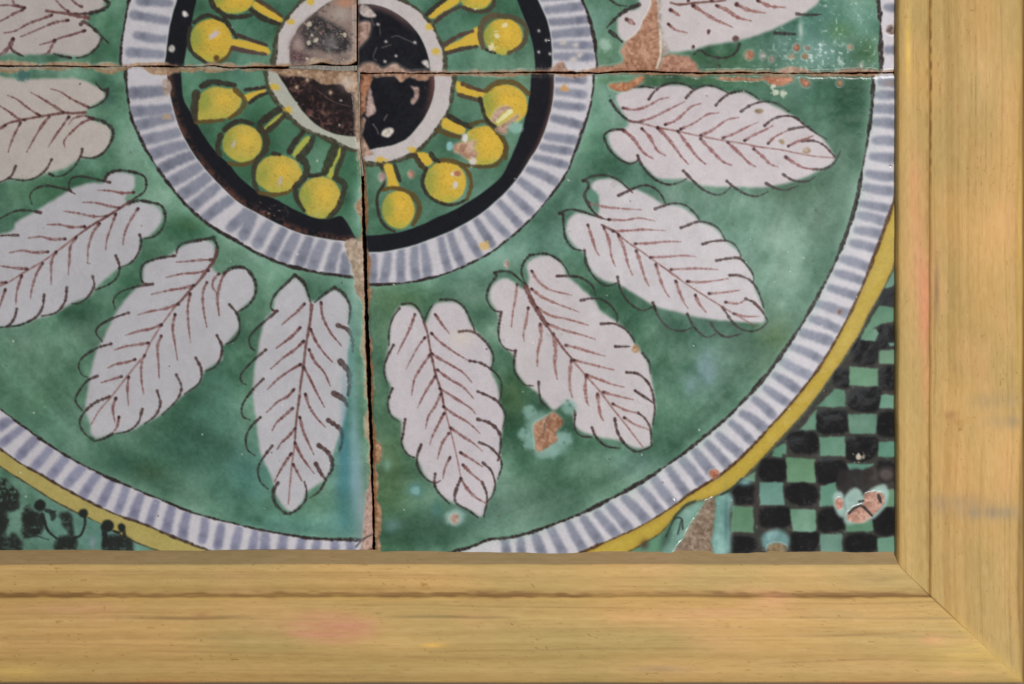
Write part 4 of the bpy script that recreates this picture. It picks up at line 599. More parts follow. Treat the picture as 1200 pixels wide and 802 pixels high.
# upper right tile: torn clay across the leaf, flaking along the seam
chip(CC((440,-60),(465,30),(480,200),(490,330),(500,430),(480,530),(400,580),(200,590),(-40,590),(-40,540),(180,500),(200,450),(180,400),(230,330),(320,240),(350,170),(410,80)), C(172,118,88), 2.4, t=1, label="large brown clay tear across the leaf"); chip(CC((510,440),(570,430),(660,440),(740,470),(775,590),(480,590),(500,500)), C(176,122,96), 2.0, t=1, label="small clay patch beside the large tear")
chip(CC((470,-60),(500,-60),(505,250),(560,400),(500,430),(485,300)), C(176,160,148), 1.0, t=1, rim=False, part=False); stroke(CC((490,230),(495,380),(490,450),(465,530)), 2.6, C(196,184,168), .9, tip=1)
chip(CC((90,660),(250,640),(330,600),(370,620),(240,710),(130,705)), C(176,110,68), 1.6, t=3)
chip(CD((300,478),(470,486),(460,520),(380,538),(310,510)), C(182,112,80), 1.4, t=3); chip(CD((520,490),(580,505),(570,545),(535,535)), C(178,112,82), 1.2, t=3); chip(CD((20,482),(290,490),(280,506),(40,502)), C(176,116,84), 1.0, t=3, rim=False); chipdisc(*CD((765,525))[0], 3.6, 3, C(170,124,84), .9, t=3)
for p, r in (((360,540),2.4),((370,580),3.4),((415,585),4.5)): blob(*CD(p)[0], r, r, C(188,190,170), .85, p=2)
s = win(905, 40, 1040, 86); fl = np.clip(FINE[s] * 4 + MID[s] * 3 - 0.45, 0, 1) * np.exp(-((PX[s] - 965) / 48) ** 2 - ((PY[s] - 66) / 15) ** 2); put(s, fl * .85, C(172,186,178), tm=TM[1], h=.12, r=.5)
s = win(880, 0, 1032, 84); fl = np.clip(FINE[s] * 4 + MID2[s] * 2 - 0.75, 0, 1); put(s, fl * .55, C(164,186,178), tm=TM[1] * (pid == 1), r=.4)
for p, rx, ry, c in (((205,345),6,6,C(178,116,84)),((500,300),4.6,5.4,C(176,108,78)),((565,300),3.4,3.4,C(160,134,120)),((828,298),3.6,3.8,C(186,140,110)),((552,355),4.4,3.4,C(158,118,82)),((465,352),4.6,3,C(150,124,86)),((1080,185),6,7,C(150,120,108)),((345,375),3,3,C(160,130,120)),((290,350),4,5,C(150,150,140)),((905,410),3,4,C(180,180,170))): chipdisc(*CD(p)[0], rx * .82, ry * .82, c * .94, 1.2, t=1)
blob(*CD((1082,185))[0], 3, 3, C(74,66,66), .9, p=2); disc(*CD((118,245))[0], 3.8, 3.8, C(84,58,54)); chip(CD((380,440),(480,418),(580,440),(570,470),(390,470)), C(176,142,118), 1.0, t=1, rim=False); chip(CD((740,445),(860,425),(1000,440),(1000,470),(750,470)), C(170,140,116), 1.0, t=1, rim=False); blob(*CC((60,350))[0], 8, 8, C(150,176,160), .8, p=2, tm=TM[1])
blob(*CD((525,190))[0], 3, 11, C(168,182,172), .8, tm=TM[1])
# berry chips
chip(E7((605,490),(640,410),(720,360),(800,370),(780,400),(700,430),(650,500)), C(186,148,128), 1.4, t=3); chip(E7((650,570),(740,510),(810,460),(870,440),(820,520),(760,570),(740,620),(700,610)), C(182,142,118), 1.4, t=3); stroke(E7((670,500),(790,405)), 5, C(206,204,150), .95, tip=1); disc(*E7((830,560))[0], 8.8, 6.8, C(122,160,146), 1.2, tm=TM[3], h=.8)
chip(E7((255,720),(310,700),(400,690),(470,680),(440,760),(480,800),(420,860),(300,800),(260,790)), C(184,134,104), 1.2, t=3); blob(*E7((355,660))[0], 5, 4.5, C(206,204,210), .9, p=2); blob(*E7((210,730))[0], 4, 5.5, C(132,178,180), .9, p=2); blob(*E7((430,880))[0], 5, 4, C(200,190,190), .9, p=2); blob(*E7((420,740))[0], 4, 6, C(200,180,160), .7)
chipdisc(*E6((415,195))[0], 4, 4.6, C(184,122,98), 1.2, t=3); chipdisc(*E6((850,185))[0], 4.6, 3.6, C(176,98,70), 1.2, 15, t=3); blob(*E6((832,295))[0], 3, 4.4, C(190,182,182), .95, p=2); blob(*E6((800,190))[0], 2.5, 3, C(196,190,190), .9, p=2); chipdisc(*E6((145,215))[0], 3.2, 6.5, C(180,150,140), 1.0, 10, t=3)
for p in ((175,130),(45,455)): chipdisc(*E1(p)[0], 3.6, 3.4, C(192,186,176), .7, t=0, rim=False)
for p in ((125,145),(160,190),(125,245),(178,255)): blob(600 + p[0] * .25, p[1] * .25, 1.7, 1.7, C(196,192,188), .9, tm=TM[1])
chip([(190,95),(194,92),(200,96),(199,108),(195,114),(191,104)], C(170,146,132), .8, t=2, rim=False); blob(197, 137, 5, 3.6, C(170,146,120), .85, tm=TM[2], p=2)
s = win(300, 230, 345, 275); fl = np.clip(FINE[s] * 5 - 0.7, 0, 1) * np.exp(-((PX[s] - 318) / 14) ** 2 - ((PY[s] - 246) / 9) ** 2); put(s, fl, C(176,150,118), tm=TM[2], h=-.4)
blob(*Crop(0,0,180)((175,590))[0], 8, 7, C(60,96,92), .85, tm=TM[2], p=2)
for p, tl in (((660,50),1),((680,65),1),((675,53),1),((672,70),1)): blob(p[0], p[1], 4, 3, C(190,180,172), .8, tm=TM[tl], noise=1)
for p in ((683,53),(686,67)): blob(p[0], p[1], 5, 3.6, C(112,116,134), .9, tm=TM[1], p=2)
chip([(644,84),(652,75),(660,72),(664,80),(670,84)], C(176,138,118), .8, t=1, rim=False)
# stray flecks, pinholes and crazing
for _ in range(150):
    x, y = rng.uniform(0, 1048), rng.uniform(0, 646); r = rng.uniform(.5, 1.1)
    blob(x, y, r, r, C(196,196,188) if rng.random() < .55 else C(84,66,58), .75, p=2, h=(-1.2 if rng.random() < .5 else 1.1) * r)
craz = np.clip(1 - np.abs(fbm(26, 321, 3)) * 70, 0, 1) * np.clip(MID2 * 3, 0, 1) * .18; put(full, craz, C(96,92,86), tm=None)

# ------------------------------------------------------------------ relief: soft waves, sagging tile edges
hgt += BIG * 2.2 + MID2 * 0.45 + MID * 0.16
hgt[:] = blur(hgt, 0.9)
rgh[:] = np.clip(rgh + FINE * 0.05 + np.clip(MID, 0, 1) * 0.10, 0.05, 0.95)

def bil(a, x, y):
    u = np.clip((x - X0) * SS - 0.5, 0, RW - 1.001); v = np.clip((y - Y0) * SS - 0.5, 0, RH - 1.001)
    i = u.astype(int); j = v.astype(int); fu = u - i; fv = v - j
    if a.ndim == 3: fu = fu[..., None]; fv = fv[..., None]
    return (a[j, i] * (1 - fu) + a[j, i + 1] * fu) * (1 - fv) + (a[j + 1, i] * (1 - fu) + a[j + 1, i + 1] * fu) * fv
def s2l(c): return np.where(c <= 0.04045, c / 12.92, ((c + 0.055) / 1.055) ** 2.4)

# ------------------------------------------------------------------ materials
def nodes(name):
    m = bpy.data.materials.new(name); m.use_nodes = True
    return m, m.node_tree.nodes, m.node_tree.links, m.node_tree.nodes["Principled BSDF"]
ALB = 1.16
def pigment_material(name, coat, rough_scale=1.0, bump=0.1, wood=False):
    m, N, L, B = nodes(name)
    at = N.new("ShaderNodeVertexColor"); at.layer_name = "pigment"
    tc = N.new("ShaderNodeTexCoord")
    nz = N.new("ShaderNodeTexNoise"); nz.inputs["Scale"].default_value = 2600.0; nz.inputs["Detail"].default_value = 3.0
    L.new(tc.outputs["Object"], nz.inputs["Vector"])
    mr = N.new("ShaderNodeMapRange"); mr.inputs[1].default_value = .25; mr.inputs[2].default_value = .75; mr.inputs[3].default_value = ALB * .92; mr.inputs[4].default_value = ALB * 1.08
    L.new(nz.outputs["Fac"], mr.inputs[0])
    mx = N.new("ShaderNodeVectorMath"); mx.operation = 'SCALE'
    L.new(at.outputs["Color"], mx.inputs[0]); L.new(mr.outputs[0], mx.inputs["Scale"]); L.new(mx.outputs[0], B.inputs["Base Color"])
    L.new(at.outputs["Alpha"], B.inputs["Roughness"])
    B.inputs["Specular IOR Level"].default_value = coat
    bp = N.new("ShaderNodeBump"); bp.inputs["Strength"].default_value = bump; bp.inputs["Distance"].default_value = 0.0002
    n2 = N.new("ShaderNodeTexNoise"); n2.inputs["Scale"].default_value = 620.0; n2.inputs["Detail"].default_value = 4.0
    L.new(tc.outputs["Object"], n2.inputs["Vector"]); L.new(n2.outputs["Fac"], bp.inputs["Height"]); L.new(bp.outputs[0], B.inputs["Normal"])
    if wood:
        mp = N.new("ShaderNodeMapping"); mp.inputs["Scale"].default_value = wood
        L.new(tc.outputs["Object"], mp.inputs["Vector"]); L.new(mp.outputs[0], nz.inputs["Vector"]); L.new(mp.outputs[0], n2.inputs["Vector"])
        nz.inputs["Scale"].default_value = 1.0; n2.inputs["Scale"].default_value = 1.0
        mp2 = N.new("ShaderNodeMapping"); mp2.inputs["Scale"].default_value = tuple(340 if v_ < 1000 else 4300 for v_ in wood)
        n3 = N.new("ShaderNodeTexNoise"); n3.inputs["Scale"].default_value = 1.0; n3.inputs["Detail"].default_value = 2.0
        L.new(tc.outputs["Object"], mp2.inputs["Vector"]); L.new(mp2.outputs[0], n3.inputs["Vector"])
        m3 = N.new("ShaderNodeMapRange"); m3.inputs[1].default_value = .60; m3.inputs[2].default_value = .74; m3.inputs[3].default_value = 1.0; m3.inputs[4].default_value = .78
        L.new(n3.outputs["Fac"], m3.inputs[0])
        mu = N.new("ShaderNodeMath"); mu.operation = 'MULTIPLY'; L.new(mr.outputs[0], mu.inputs[0]); L.new(m3.outputs[0], mu.inputs[1]); L.new(mu.outputs[0], mx.inputs["Scale"])
        mr.inputs[3].default_value = ALB * .92; mr.inputs[4].default_value = ALB * 1.06; nz.inputs['Detail'].default_value = 6.0; nz.inputs['Roughness'].default_value = .68
    return m
M_glaze = pigment_material("tin_glaze", 0.42, bump=0.09)
def plain(name, rgb, rough, scale, amp, bump=0.3):
    m, N, L, B = nodes(name); tc = N.new("ShaderNodeTexCoord"); nz = N.new("ShaderNodeTexNoise"); nz.inputs["Scale"].default_value = scale; nz.inputs["Detail"].default_value = 6
    L.new(tc.outputs["Object"], nz.inputs["Vector"]); cr = N.new("ShaderNodeValToRGB"); c = s2l(np.array(rgb, float) / 255)
    cr.color_ramp.elements[0].position = .3; cr.color_ramp.elements[1].position = .7
    cr.color_ramp.elements[0].color = (*(c * (1 - amp)), 1); cr.color_ramp.elements[1].color = (*(c * (1 + amp)), 1)
    L.new(nz.outputs["Fac"], cr.inputs[0]); L.new(cr.outputs[0], B.inputs["Base Color"]); B.inputs["Roughness"].default_value = rough
    bp = N.new("ShaderNodeBump"); bp.inputs["Strength"].default_value = bump; bp.inputs["Distance"].default_value = .0004
    L.new(nz.outputs["Fac"], bp.inputs["Height"]); L.new(bp.outputs[0], B.inputs["Normal"]); return m
M_clay = plain("fired_clay", (158,112,80), .9, 900, .35); M_mortar = plain("mortar", (140,136,126), .95, 1200, .25, .6)
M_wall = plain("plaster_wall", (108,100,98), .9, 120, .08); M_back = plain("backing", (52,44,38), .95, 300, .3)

# ------------------------------------------------------------------ helpers that make objects
def link(o, parent=None):
    sc.collection.objects.link(o)
    if parent is not None: o.parent = parent
    return o
def empty(name, loc):
    o = bpy.data.objects.new(name, None); o.location = loc; o.empty_display_size = 0.02; return link(o)
def sheet(name, V, F, N, colr, mat, parent, base):
    """mesh from a face subset of a structured grid: V (n,3) world, F (m,4), N normals, colr (n,4)"""
    used = np.unique(F); rm = np.zeros(len(V), np.int64); rm[used] = np.arange(len(used))
    f = rm[F]; v = V[used] - np.array(base)
    me = bpy.data.meshes.new(name)
    me.vertices.add(len(v)); me.vertices.foreach_set("co", v.astype(np.float32).ravel())
    me.loops.add(f.size); me.loops.foreach_set("vertex_index", f.astype(np.int32).ravel())
    me.polygons.add(len(f)); me.polygons.foreach_set("loop_start", np.arange(0, f.size, 4, dtype=np.int32)); me.polygons.foreach_set("loop_total", np.full(len(f), 4, np.int32))
    me.update(calc_edges=True); me.polygons.foreach_set("use_smooth", np.ones(len(f), bool))
    ca = me.color_attributes.new("pigment", 'FLOAT_COLOR', 'POINT'); ca.data.foreach_set("color", colr[used].astype(np.float32).ravel())
    me.normals_split_custom_set_from_vertices(N[used].astype(np.float32))
    me.materials.append(mat); o = bpy.data.objects.new(name, me)
    return link(o, parent)
def grid_normals(P):
    du = np.gradient(P, axis=1); dv = np.gradient(P, axis=0)
    n = np.cross(dv, du); n /= np.linalg.norm(n, axis=-1, keepdims=True) + 1e-12
    n[n[..., 1] > 0] *= -1
    return n
def solid(name, verts, faces, mat, parent=None, base=(0, 0, 0)):
    me = bpy.data.meshes.new(name); me.from_pydata([tuple(np.array(v) - np.array(base)) for v in verts], [], faces); me.update(); me.materials.append(mat)
    return link(bpy.data.objects.new(name, me), parent)

# ------------------------------------------------------------------ wall behind the panel
wl = 4000
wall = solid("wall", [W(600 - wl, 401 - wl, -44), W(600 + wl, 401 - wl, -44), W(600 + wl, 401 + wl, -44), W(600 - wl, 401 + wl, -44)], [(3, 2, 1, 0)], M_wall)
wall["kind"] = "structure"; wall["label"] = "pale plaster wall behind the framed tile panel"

# ------------------------------------------------------------------ the four tiles
THICK = 24.0
TILES = [
 ("upper left painted tile with a worn dark centre and dull leaf", (-12.0, None), (None, TL_RX), (-12.0, None), ('B', TL_B)),
 ("upper right painted tile with a brown clay tear across its leaf", None, None, None, None),
 ("lower left painted tile with four leaves and black scrawled corner", None, None, None, None),
 ("lower right painted tile with chequered corner and brown chip", None, None, None, None)]
XL = [lambda y: np.full_like(y, -48.0), lambda y: np.full_like(y, TR_LX), lambda y: np.full_like(y, -48.0), lambda y: ip(BR_L, y)]
XR = [lambda y: np.full_like(y, TL_RX), lambda y: np.full_like(y, 1060.0), lambda y: ip(BL_R, y), lambda y: np.full_like(y, 1060.0)]
YT = [lambda x: np.full_like(x, -48.0), lambda x: np.full_like(x, -48.0), lambda x: ip(BL_T, x), lambda x: ip(BR_T, x)]
YB = [lambda x: ip(TL_B, x), lambda x: ip(TR_B, x), lambda x: np.full_like(x, 660.0), lambda x: np.full_like(x, 660.0)]
STEP = 1.0
for t in range(4):
    xm0, xm1 = [(-48, 417), (419, 1060), (-48, 428), (432, 1060)][t]; ym0, ym1 = [(-48, 76), (-48, 84), (79, 660), (86, 660)][t]
    nu, nv = int((xm1 - xm0) / STEP) + 1, int((ym1 - ym0) / STEP) + 1
    u, v = np.meshgrid(np.linspace(0, 1, nu), np.linspace(0, 1, nv))
    x = xm0 + u * (xm1 - xm0)
    for _ in range(2):
        y = YT[t](x) + v * (YB[t](x) - YT[t](x)); x = XL[t](y) + u * (XR[t](y) - XL[t](y))
    d = np.full(x.shape, 50.0)
    if t in (0, 2): d = np.minimum(d, (XR[t](y) - x))
    if t in (1, 3): d = np.minimum(d, (x - XL[t](y)))
    if t in (0, 1): d = np.minimum(d, YB[t](x) - y)
    if t in (2, 3): d = np.minimum(d, y - YT[t](x))
    # sample just inside this tile's own painting
    sx = np.clip(x, XL[t](y) + .8, XR[t](y) - .8); sy = np.clip(y, YT[t](x) + .8, YB[t](x) - .8)
    edge_r = np.exp(-np.clip(d, 0, None) / 3.0) * .6
    h = bil(hgt, sx, sy) - 2.4 * np.exp(-np.clip(d, 0, None) / 2.2) + [-1.2, 0.6, -0.6, 0.8][t]
    P = np.stack([(x - 600) * K, -h * K, (401 - y) * K + CZ], -1)
    N = grid_normals(P)
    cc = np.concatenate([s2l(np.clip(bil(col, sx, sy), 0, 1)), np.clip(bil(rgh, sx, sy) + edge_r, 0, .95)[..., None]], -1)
    idx = np.arange(nu * nv).reshape(nv, nu)
    F = np.stack([idx[:-1, :-1], idx[1:, :-1], idx[1:, 1:], idx[:-1, 1:]], -1).reshape(-1, 4)
    fx = (sx[:-1, :-1] + sx[1:, 1:]) / 2; fy = (sy[:-1, :-1] + sy[1:, 1:]) / 2
    fi = np.clip(((fx - X0) * SS).astype(int), 0, RW - 1); fj = np.clip(((fy - Y0) * SS).astype(int), 0, RH - 1)
    ids = pid[fj, fi]
    # tidy: single stray faces join their left neighbour
    for _ in range(2):
        lone = (ids[:, 1:-1] != ids[:, :-2]) & (ids[:, 1:-1] != ids[:, 2:]); ids[:, 1:-1][lone] = ids[:, :-2][lone]
        lone = (ids[1:-1] != ids[:-2]) & (ids[1:-1] != ids[2:]); ids[1:-1][lone] = ids[:-2][lone]
    ids = ids.ravel()
    base = W((xm0 + xm1) / 2, ym1, -THICK)
    root = empty("painted_tile", base)
    root["label"] = TILES[t][0]; root["category"] = "tile"; root["group"] = "painted tiles in the wooden frame"
    Vv = P.reshape(-1, 3); Nv = N.reshape(-1, 3); Cv = cc.reshape(-1, 4)
    made = {}
    cnt = np.bincount(ids, minlength=len(PARTS))
    main_ground = t
    small = np.where((cnt > 0) & (cnt < 10))[0]
    for k in small: ids[ids == k] = main_ground
    for k in np.unique(ids):
        name, label, parent = PARTS[k]
        par = made.get(parent, root) if parent is not None else root
        o = sheet(name, Vv, F[ids == k], Nv, Cv, M_glaze, par, base)
        if label: o["label"] = label
        made[k] = o
    # clay body: side walls from the glazed edge down to the mortar, and the back
    ring = np.concatenate([idx[0, :], idx[1:, -1], idx[-1, -2::-1], idx[-2:0:-1, 0]])
    top = Vv[ring]; bot = top.copy(); bot[:, 1] = THICK * K
    n = len(ring); vs = np.vstack([top, bot]); fs = [(i, (i + 1) % n, n + (i + 1) % n, n + i) for i in range(n)] + [tuple(range(n, 2 * n))]
    body = solid("clay_body", vs, fs, M_clay, root, base); body["label"] = "reddish clay body of the tile"

# mortar bed behind and between the tiles
def lumpy_strip(name, pts, w0, h0, parent, base):
    q = spline(pts, 2.0); vs = []; n = len(q)
    tg = np.gradient(q, axis=0); tg /= np.linalg.norm(tg, axis=1, keepdims=True); nn = np.stack([-tg[:, 1], tg[:, 0]], 1)
    for i in range(n):
        w = w0 * (0.95 + .12 * rng.random()); hh = h0 + rng.normal(0, .18)
        for s_, hk in ((-1, -THICK), (-.9, hh - 1.2), (0, hh), (.9, hh - 1.2), (1, -THICK)):
            vs.append(W(q[i, 0] + nn[i, 0] * w * s_, q[i, 1] + nn[i, 1] * w * s_, hk))
    fs = [(i * 5 + j, i * 5 + j + 1, (i + 1) * 5 + j + 1, (i + 1) * 5 + j) for i in range(n - 1) for j in range(4)]
    return solid(name, vs, fs, M_mortar, parent, base)
mb = W(520, 660, -30)
bed = solid("mortar_bed", [W(x, y, h) for h in (-THICK - .6, -40) for x, y in ((-52, -52), (1080, -52), (1080, 680), (-52, 680))], [(0, 3, 2, 1), (4, 5, 6, 7), (0, 1, 5, 4), (1, 2, 6, 5), (2, 3, 7, 6), (3, 0, 4, 7)], M_back)
bed["kind"] = "structure"; bed["label"] = "dark bed that the four tiles are set in"
lumpy_strip("mortar_joint", [(338,78.6),(352,78.8),(366,78.6),(380,79),(394,79.6),(408,79.4),(418,79)], 3.0, -4.2, bed, (0,0,0))
lumpy_strip("mortar_joint", [(419.4,76),(419.8,90),(420.2,110),(420.8,140),(421.8,170),(423.6,196),(425.2,206)], 1.9, -3.6, bed, (0,0,0))

# ------------------------------------------------------------------ wooden frame
FX0, FY0 = -16.0, -16.0
def wood_sheet_colour(u, v, seed, base, lenu, lenv):
    """u along the grain, v across it (grid units)"""
    sh = u.shape
    kw = dict(shape=sh, ext=(float(lenu), float(lenv)))
    drift = lattice(260, 60, seed, **kw) * 9 + lattice(70, 30, seed + 1, **kw) * 2
    def g1(cell, sd):
        L = np.random.default_rng(sd).random(int(400 / cell) + 8); w = (v + drift) / cell + 3
        i = w.astype(int); f = w - i; f = f * f * (3 - 2 * f); return L[i] * (1 - f) + L[i + 1] * f - .5
    c = base + ((g1(11, seed + 2) * .07 + g1(4, seed + 3) * .035 + g1(1.8, seed + 4) * .022))[..., None] * np.array((1, 1, .9))
    dark = np.clip(g1(7.5, seed + 5) * 4 - 1.25, 0, 1) * np.clip(lattice(150, 9, seed + 6, **kw) * 3 - 1, 0, 1)
    c = c * (1 - .32 * dark[..., None])
    blot = (lattice(120, 40, seed + 7, **kw) - .5); c = c + blot[..., None] * np.array((.09, .03, .02))
    fleck = np.clip(lattice(6, 1.8, seed + 8, **kw) * 7 - 6.15, 0, 1) * np.clip(lattice(40, 20, seed + 18, **kw) * 3 - .9, 0, 1); c = c * (1 - np.array((.22, .30, .42)) * fleck[..., None])
    for i_ in range(26):
        v0 = np.random.default_rng(seed + 200 + i_).uniform(0, lenv); u0 = np.random.default_rng(seed + 300 + i_).uniform(-100, lenu); ln = np.random.default_rng(seed + 400 + i_).uniform(60, 420)
        e_ = np.exp(-((v + drift * .8 - v0) / np.random.default_rng(seed + 500 + i_).uniform(.6, 1.4)) ** 2) * np.clip((u - u0) / 30, 0, 1) * np.clip((u0 + ln - u) / 40, 0, 1) * .075
        c = c * (1 - e_[..., None] * np.array((.9, 1, 1.25)))
    red = np.clip(lattice(90, 30, seed + 9, **kw) * 3 - 2.0, 0, 1); c = c * (1 - .3 * red[..., None]) + C(206,150,108) * .3 * red[..., None]
    return c, drift
def tinge(c, x, y, cx, cy, rx, ry, cl, a, p=1.0):  # soft colour patch: stains of the wood, and shade painted on outer edges
    g = np.clip(np.exp(-(((x - cx + (STREAK - .8) * rx * .35) / rx) ** 2 + ((y - cy) / ry) ** 2) ** p) * a * STREAK, 0, 1)[..., None]
    c[:] = c * (1 - g) + cl * g
def unproj(px, c, h): return c + (px - c) * (D - h) / D
# cross profiles: (apparent position across the rail, height above the glaze, strip)
PROF_R = [(1047.4,-2,'lip'),(1048.6,4,'lip'),(1050.6,10,'lip'),(1053.5,15.6,'lip'),(1056,17,'lip'),(1060,17.6,'lip'),(1070,17.8,'lip'),(1080,17.6,'lip'),(1085.5,17.0,'lip'),(1087.6,16.0,'lip'),(1088.4,15.6,'bead'),(1089.4,17.2,'bead'),(1090.8,19.5,'bead'),(1093,20.6,'bead'),(1094.6,20.7,'board'),(1110,20.9,'board'),(1150,21,'board'),(1188,20.6,'board'),(1194,19.6,'board'),(1197.2,17,'board'),(1199,12,'board'),(1199.6,0,'board'),(1199.6,-70,'board')]
PROF_B = [(644.4,-1,'bevel'),(646,0.5,'bevel'),(654,7,'bevel'),(661,13.6,'bevel'),(663.2,15.6,'lip'),(666,16.6,'lip'),(680,17.4,'lip'),(692,17.2,'lip'),(695.2,16.2,'lip'),(696.6,15.2,'lip'),(697.4,15.0,'bead'),(698.6,16.8,'bead'),(700.4,19.6,'bead'),(703,20.4,'bead'),(705,20.6,'board'),(720,20.9,'board'),(760,21,'board'),(790,20.6,'board'),(796,19.6,'board'),(799,17,'board'),(800.4,12,'board'),(800.9,0,'board'),(800.9,-70,'board')]
frame = empty("picture_frame", W(1000, 800, -44)); frame["label"] = "yellowish wooden picture frame with mitred corner around the tiles"; frame["category"] = "frame"
fb = W(1000, 800, -44)
M_wood_h = pigment_material("pine_wood_level", 0.22, bump=0.25, wood=(90, 2600, 2600)); M_wood_v = pigment_material("pine_wood_upright", 0.22, bump=0.25, wood=(2600, 2600, 90))
M_wood_h.node_tree.nodes["Principled BSDF"].inputs["Coat Weight"].default_value = 0
def rail(prof, axis):
    cc = 600.0 if axis == 'v' else 401.0
    pa = np.array([p[0] for p in prof]); ph = np.array([p[1] for p in prof]); ps = [p[2] for p in prof]
    ph = np.where(ph > 0, ph * .6, ph * .63); pr = unproj(pa, cc, ph)
    # dense positions across
    q = []; qh = []; qs = []
    for i in range(len(pr) - 1):
        n = max(1, int(math.hypot(pr[i + 1] - pr[i], min(ph[i] - ph[i + 1], 6)) / 1.1))
        for j in range(n):
            f = j / n; q.append(pr[i] * (1 - f) + pr[i + 1] * f); qh.append(ph[i] * (1 - f) + ph[i + 1] * f); qs.append(ps[i + 1] if j else ps[i])
    q.append(pr[-1]); qh.append(ph[-1]); qs.append(ps[-1]); q = np.array(q); qh = np.array(qh)
    # where the mitre runs: level position x for each height across, shared between the two rails
    a0 = (-52.0)
    nl = 1120 if axis == 'h' else 740
    # end of this rail at the mitre for each cross position
    if axis == 'h':
        bx = np.interp(q, [640, 663, 698, 801], [1044, 1052.5, 1088.6, 1198.6]); lo, cross = a0, q
        lam = np.linspace(0, 1, nl)[None, :]; A = lo + lam * (bx[:, None] - lo); B = np.repeat(q[:, None], nl, 1)
        x, y = A, B
    else:
        by = np.interp(q, [1044, 1052.5, 1088.6, 1198.6], [652, 663, 698, 801]); lam = np.linspace(0, 1, nl)[None, :]
        A = a0 + lam * (by[:, None] - a0); B = np.repeat(q[:, None], nl, 1); x, y = B, A
    H = np.repeat(qh[:, None], nl, 1)
    wav = lattice(90, 25, 611 + (axis == 'v'), shape=x.shape, ext=(1210., 200.)) - .5; fin = lattice(14, 3, 631, shape=x.shape, ext=(1210., 200.)) - .5
    H = H + wav * .5 + fin * .22
    B2_ = B + (lattice(60, 200, 651, shape=x.shape, ext=(1210., 200.)) - .5) * .9
    if axis == 'h': y = B2_
    else: x = B2_
    P = np.stack([(x - 600) * K, -H * K, (401 - y) * K + CZ], -1); N = grid_normals(P)
    # sidewalls need outward normals as computed; keep those facing the viewer only flipped on y sign
    base_c = C(173,142,87) if axis == 'h' else C(170,139,85)
    c, drift = wood_sheet_colour(A, B - q.min(), 40 if axis == 'h' else 90, base_c, 1210, 200)
    c = c.astype(np.float64)
    global STREAK
    STREAK = np.clip(.35 + 1.3 * lattice(60, 3.5, 801, shape=x.shape, ext=(1210., 200.)) * .6 + .6 * lattice(140, 11, 802, shape=x.shape, ext=(1210., 200.)), 0, 1.3)
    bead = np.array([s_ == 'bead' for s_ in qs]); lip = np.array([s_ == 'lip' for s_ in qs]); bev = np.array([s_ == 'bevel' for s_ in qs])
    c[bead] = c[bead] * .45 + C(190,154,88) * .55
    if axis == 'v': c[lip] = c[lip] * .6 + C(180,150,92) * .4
    if axis == 'h': c[bev] = c[bev] * .4 + C(124,106,80) * .6  # dusty grey bevel, also darkened in colour to stand in for its shade
    # a dark irregular line along the groove
    gpos = 697.0 if axis == 'h' else 1088.0
    gw = (1.9 + 2.0 * lattice(40, 300, 71, shape=x.shape, ext=(1210., 200.))) * (.8 if axis == 'v' else 1.0)
    g_ = np.exp(-((B - unproj(gpos, cc, 9) - (fin * 3.4)) / gw) ** 2) * (.8 if axis == 'h' else .4) * np.clip(.35 + 1.3 * lattice(120, 300, 77, shape=x.shape, ext=(1210., 200.)), 0, 1)
    c = c * (1 - g_[..., None]) + C(112,80,46) * g_[..., None]
    if axis == 'h':
        for a in ((392,734,58,19,C(186,132,100),.85,2.6),(340,728,60,14,C(186,144,104),.25),(90,712,60,8,C(190,142,104),.5),(240,720,14,6,C(168,122,78),.4,2),(240,720,6,2.6,C(150,108,70),.3,2),(860,716,70,6,C(190,144,108),.4),(910,700,20,10,C(208,150,116),.4),(1090,748,14,6,C(206,146,108),.4),(1120,786,18,6,C(190,140,98),.35),(780,782,34,5,C(150,122,92),.5),(1020,676,30,10,C(150,126,88),.45),(980,715,40,8,C(160,134,92),.35),(30,785,40,9,C(206,172,92),.4),(510,754,14,3,C(222,172,84),.6),(200,798,40,2.4,C(168,98,62),.35),(120,799,80,2.0,C(150,88,58),.3),(600,802,900,2.4,C(84,58,40),.9),(1020,799,70,2.2,C(176,84,58),.5),(1140,765,50,20,C(206,172,92),.4),(470,752,40,12,C(198,164,104),.3)): tinge(c, x, y, *a)  # long dark strip along the lower edge paints in the frame's shadow
        for yy, x0_, x1_, sl, d_ in ((733,0,140,.01,.16),(734,560,1010,-.004,.18),(752,0,300,.03,.2),(760,150,620,.05,.2),(722,20,420,.012,.16),(745,700,1040,-.02,.16),(776,880,1065,-.10,.26),(744,930,1080,-.09,.22),(671,0,600,.006,.2),(668,0,500,.004,.22),(675,200,900,.004,.14)):
            e = np.exp(-((y - yy - (x - x0_) * sl * .45 - drift * .25 + 1.2) / 1.3) ** 2) * np.clip((x - x0_) / 40, 0, 1) * np.clip((x1_ - x) / 60, 0, 1) * d_; c = c * (1 - e[..., None]) + C(128,92,58) * e[..., None]
    else:
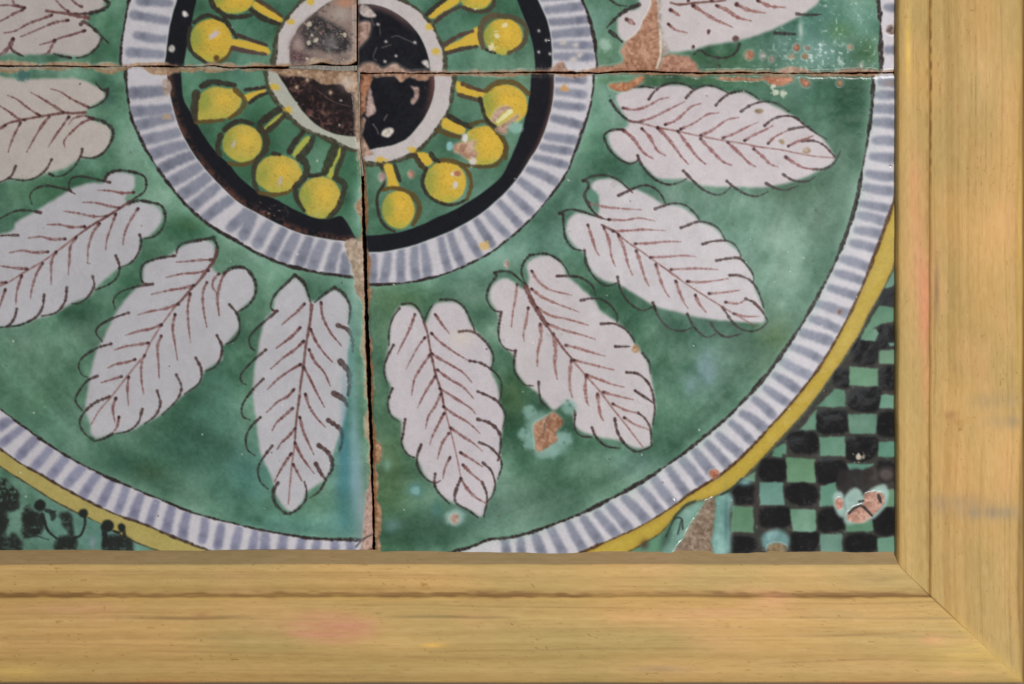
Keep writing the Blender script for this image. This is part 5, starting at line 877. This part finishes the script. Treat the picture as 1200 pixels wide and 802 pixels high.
        for a in ((1072,235,11,60,C(196,142,98),.7),(1078,345,10,70,C(194,136,102),.7),(1082,360,5,50,C(196,126,94),.6),(1084,450,5,40,C(196,140,98),.4),(1062,60,4,40,C(222,182,84),.5),(1095,340,3,34,C(120,96,70),.55),(1160,270,26,50,C(208,160,104),.5),(1150,90,22,40,C(210,168,116),.4),(1130,470,26,24,C(204,160,98),.4),(1112,486,9,5,C(150,112,68),.65),(1122,494,9,3.5,C(160,116,70),.6),(1170,470,34,10,C(150,128,90),.6),(1180,494,22,8,C(136,118,90),.65),(1120,588,40,9,C(148,124,94),.6),(1160,600,40,8,C(140,122,96),.75),(1160,520,30,40,C(204,164,104),.3),(1200,400,3.4,700,C(92,64,44),.9),(1193,300,3,200,C(216,180,90),.4)): tinge(c, x, y, *a)  # long dark strip at the outer edge is painted shade
        for xx, y0_, y1_, d_ in ((1091,0,130,.75),(1090.5,120,220,.5),(1143,0,260,.32),(1155,0,220,.28),(1111,0,130,.24),(1070,0,140,.22),(1134,160,320,.2),(1101,90,180,.3),(1123,0,60,.25),(1155,230,300,.25),(1120,380,490,.22),(1076,540,640,.25)):
            e = np.exp(-((x - unproj(xx, 600, 11) - (drift - 4) * .12) / .9) ** 2) * np.clip((y - y0_) / 20 + .3, 0, 1) * np.clip((y1_ - y) / 20, 0, 1) * d_ * np.clip(.5 + fin * 2.4, 0, 1); c = c * (1 - e[..., None]) + C(104,70,42) * e[..., None]
    # mitre: dark glue line fading to yellow filler
    dm = (np.interp(q, [640, 663, 698, 801], [1044, 1052.5, 1088.6, 1198.6])[:, None] - x) if axis == 'h' else (np.interp(q, [1044, 1052.5, 1088.6, 1198.6], [652, 663, 698, 801])[:, None] - y)
    g_ = np.exp(-(dm / 1.2) ** 2) * .6 * np.clip((1136 - x) / 26, .05, 1) * np.clip((x - 1070) / 14, .12, 1); c = c * (1 - g_[..., None]) + C(120,86,44) * g_[..., None]
    g_ = np.exp(-(dm / 9) ** 2) * .25 * np.clip((x - 1095) / 30, 0, 1); c = c * (1 - g_[..., None]) + C(204,168,82) * g_[..., None]
    c = np.clip(c + (fin * .03)[..., None], 0, 1)
    colr = np.concatenate([s2l(c), np.full(c.shape[:2] + (1,), .62)], -1).reshape(-1, 4)
    idx = np.arange(x.size).reshape(x.shape)
    V = P.reshape(-1, 3); Nv = N.reshape(-1, 3)
    rows = {}
    for i in range(len(q) - 1): rows.setdefault(qs[i + 1] if qs[i + 1] == qs[i] else qs[i], []).append(i)
    mat = M_wood_h if axis == 'h' else M_wood_v
    root = None
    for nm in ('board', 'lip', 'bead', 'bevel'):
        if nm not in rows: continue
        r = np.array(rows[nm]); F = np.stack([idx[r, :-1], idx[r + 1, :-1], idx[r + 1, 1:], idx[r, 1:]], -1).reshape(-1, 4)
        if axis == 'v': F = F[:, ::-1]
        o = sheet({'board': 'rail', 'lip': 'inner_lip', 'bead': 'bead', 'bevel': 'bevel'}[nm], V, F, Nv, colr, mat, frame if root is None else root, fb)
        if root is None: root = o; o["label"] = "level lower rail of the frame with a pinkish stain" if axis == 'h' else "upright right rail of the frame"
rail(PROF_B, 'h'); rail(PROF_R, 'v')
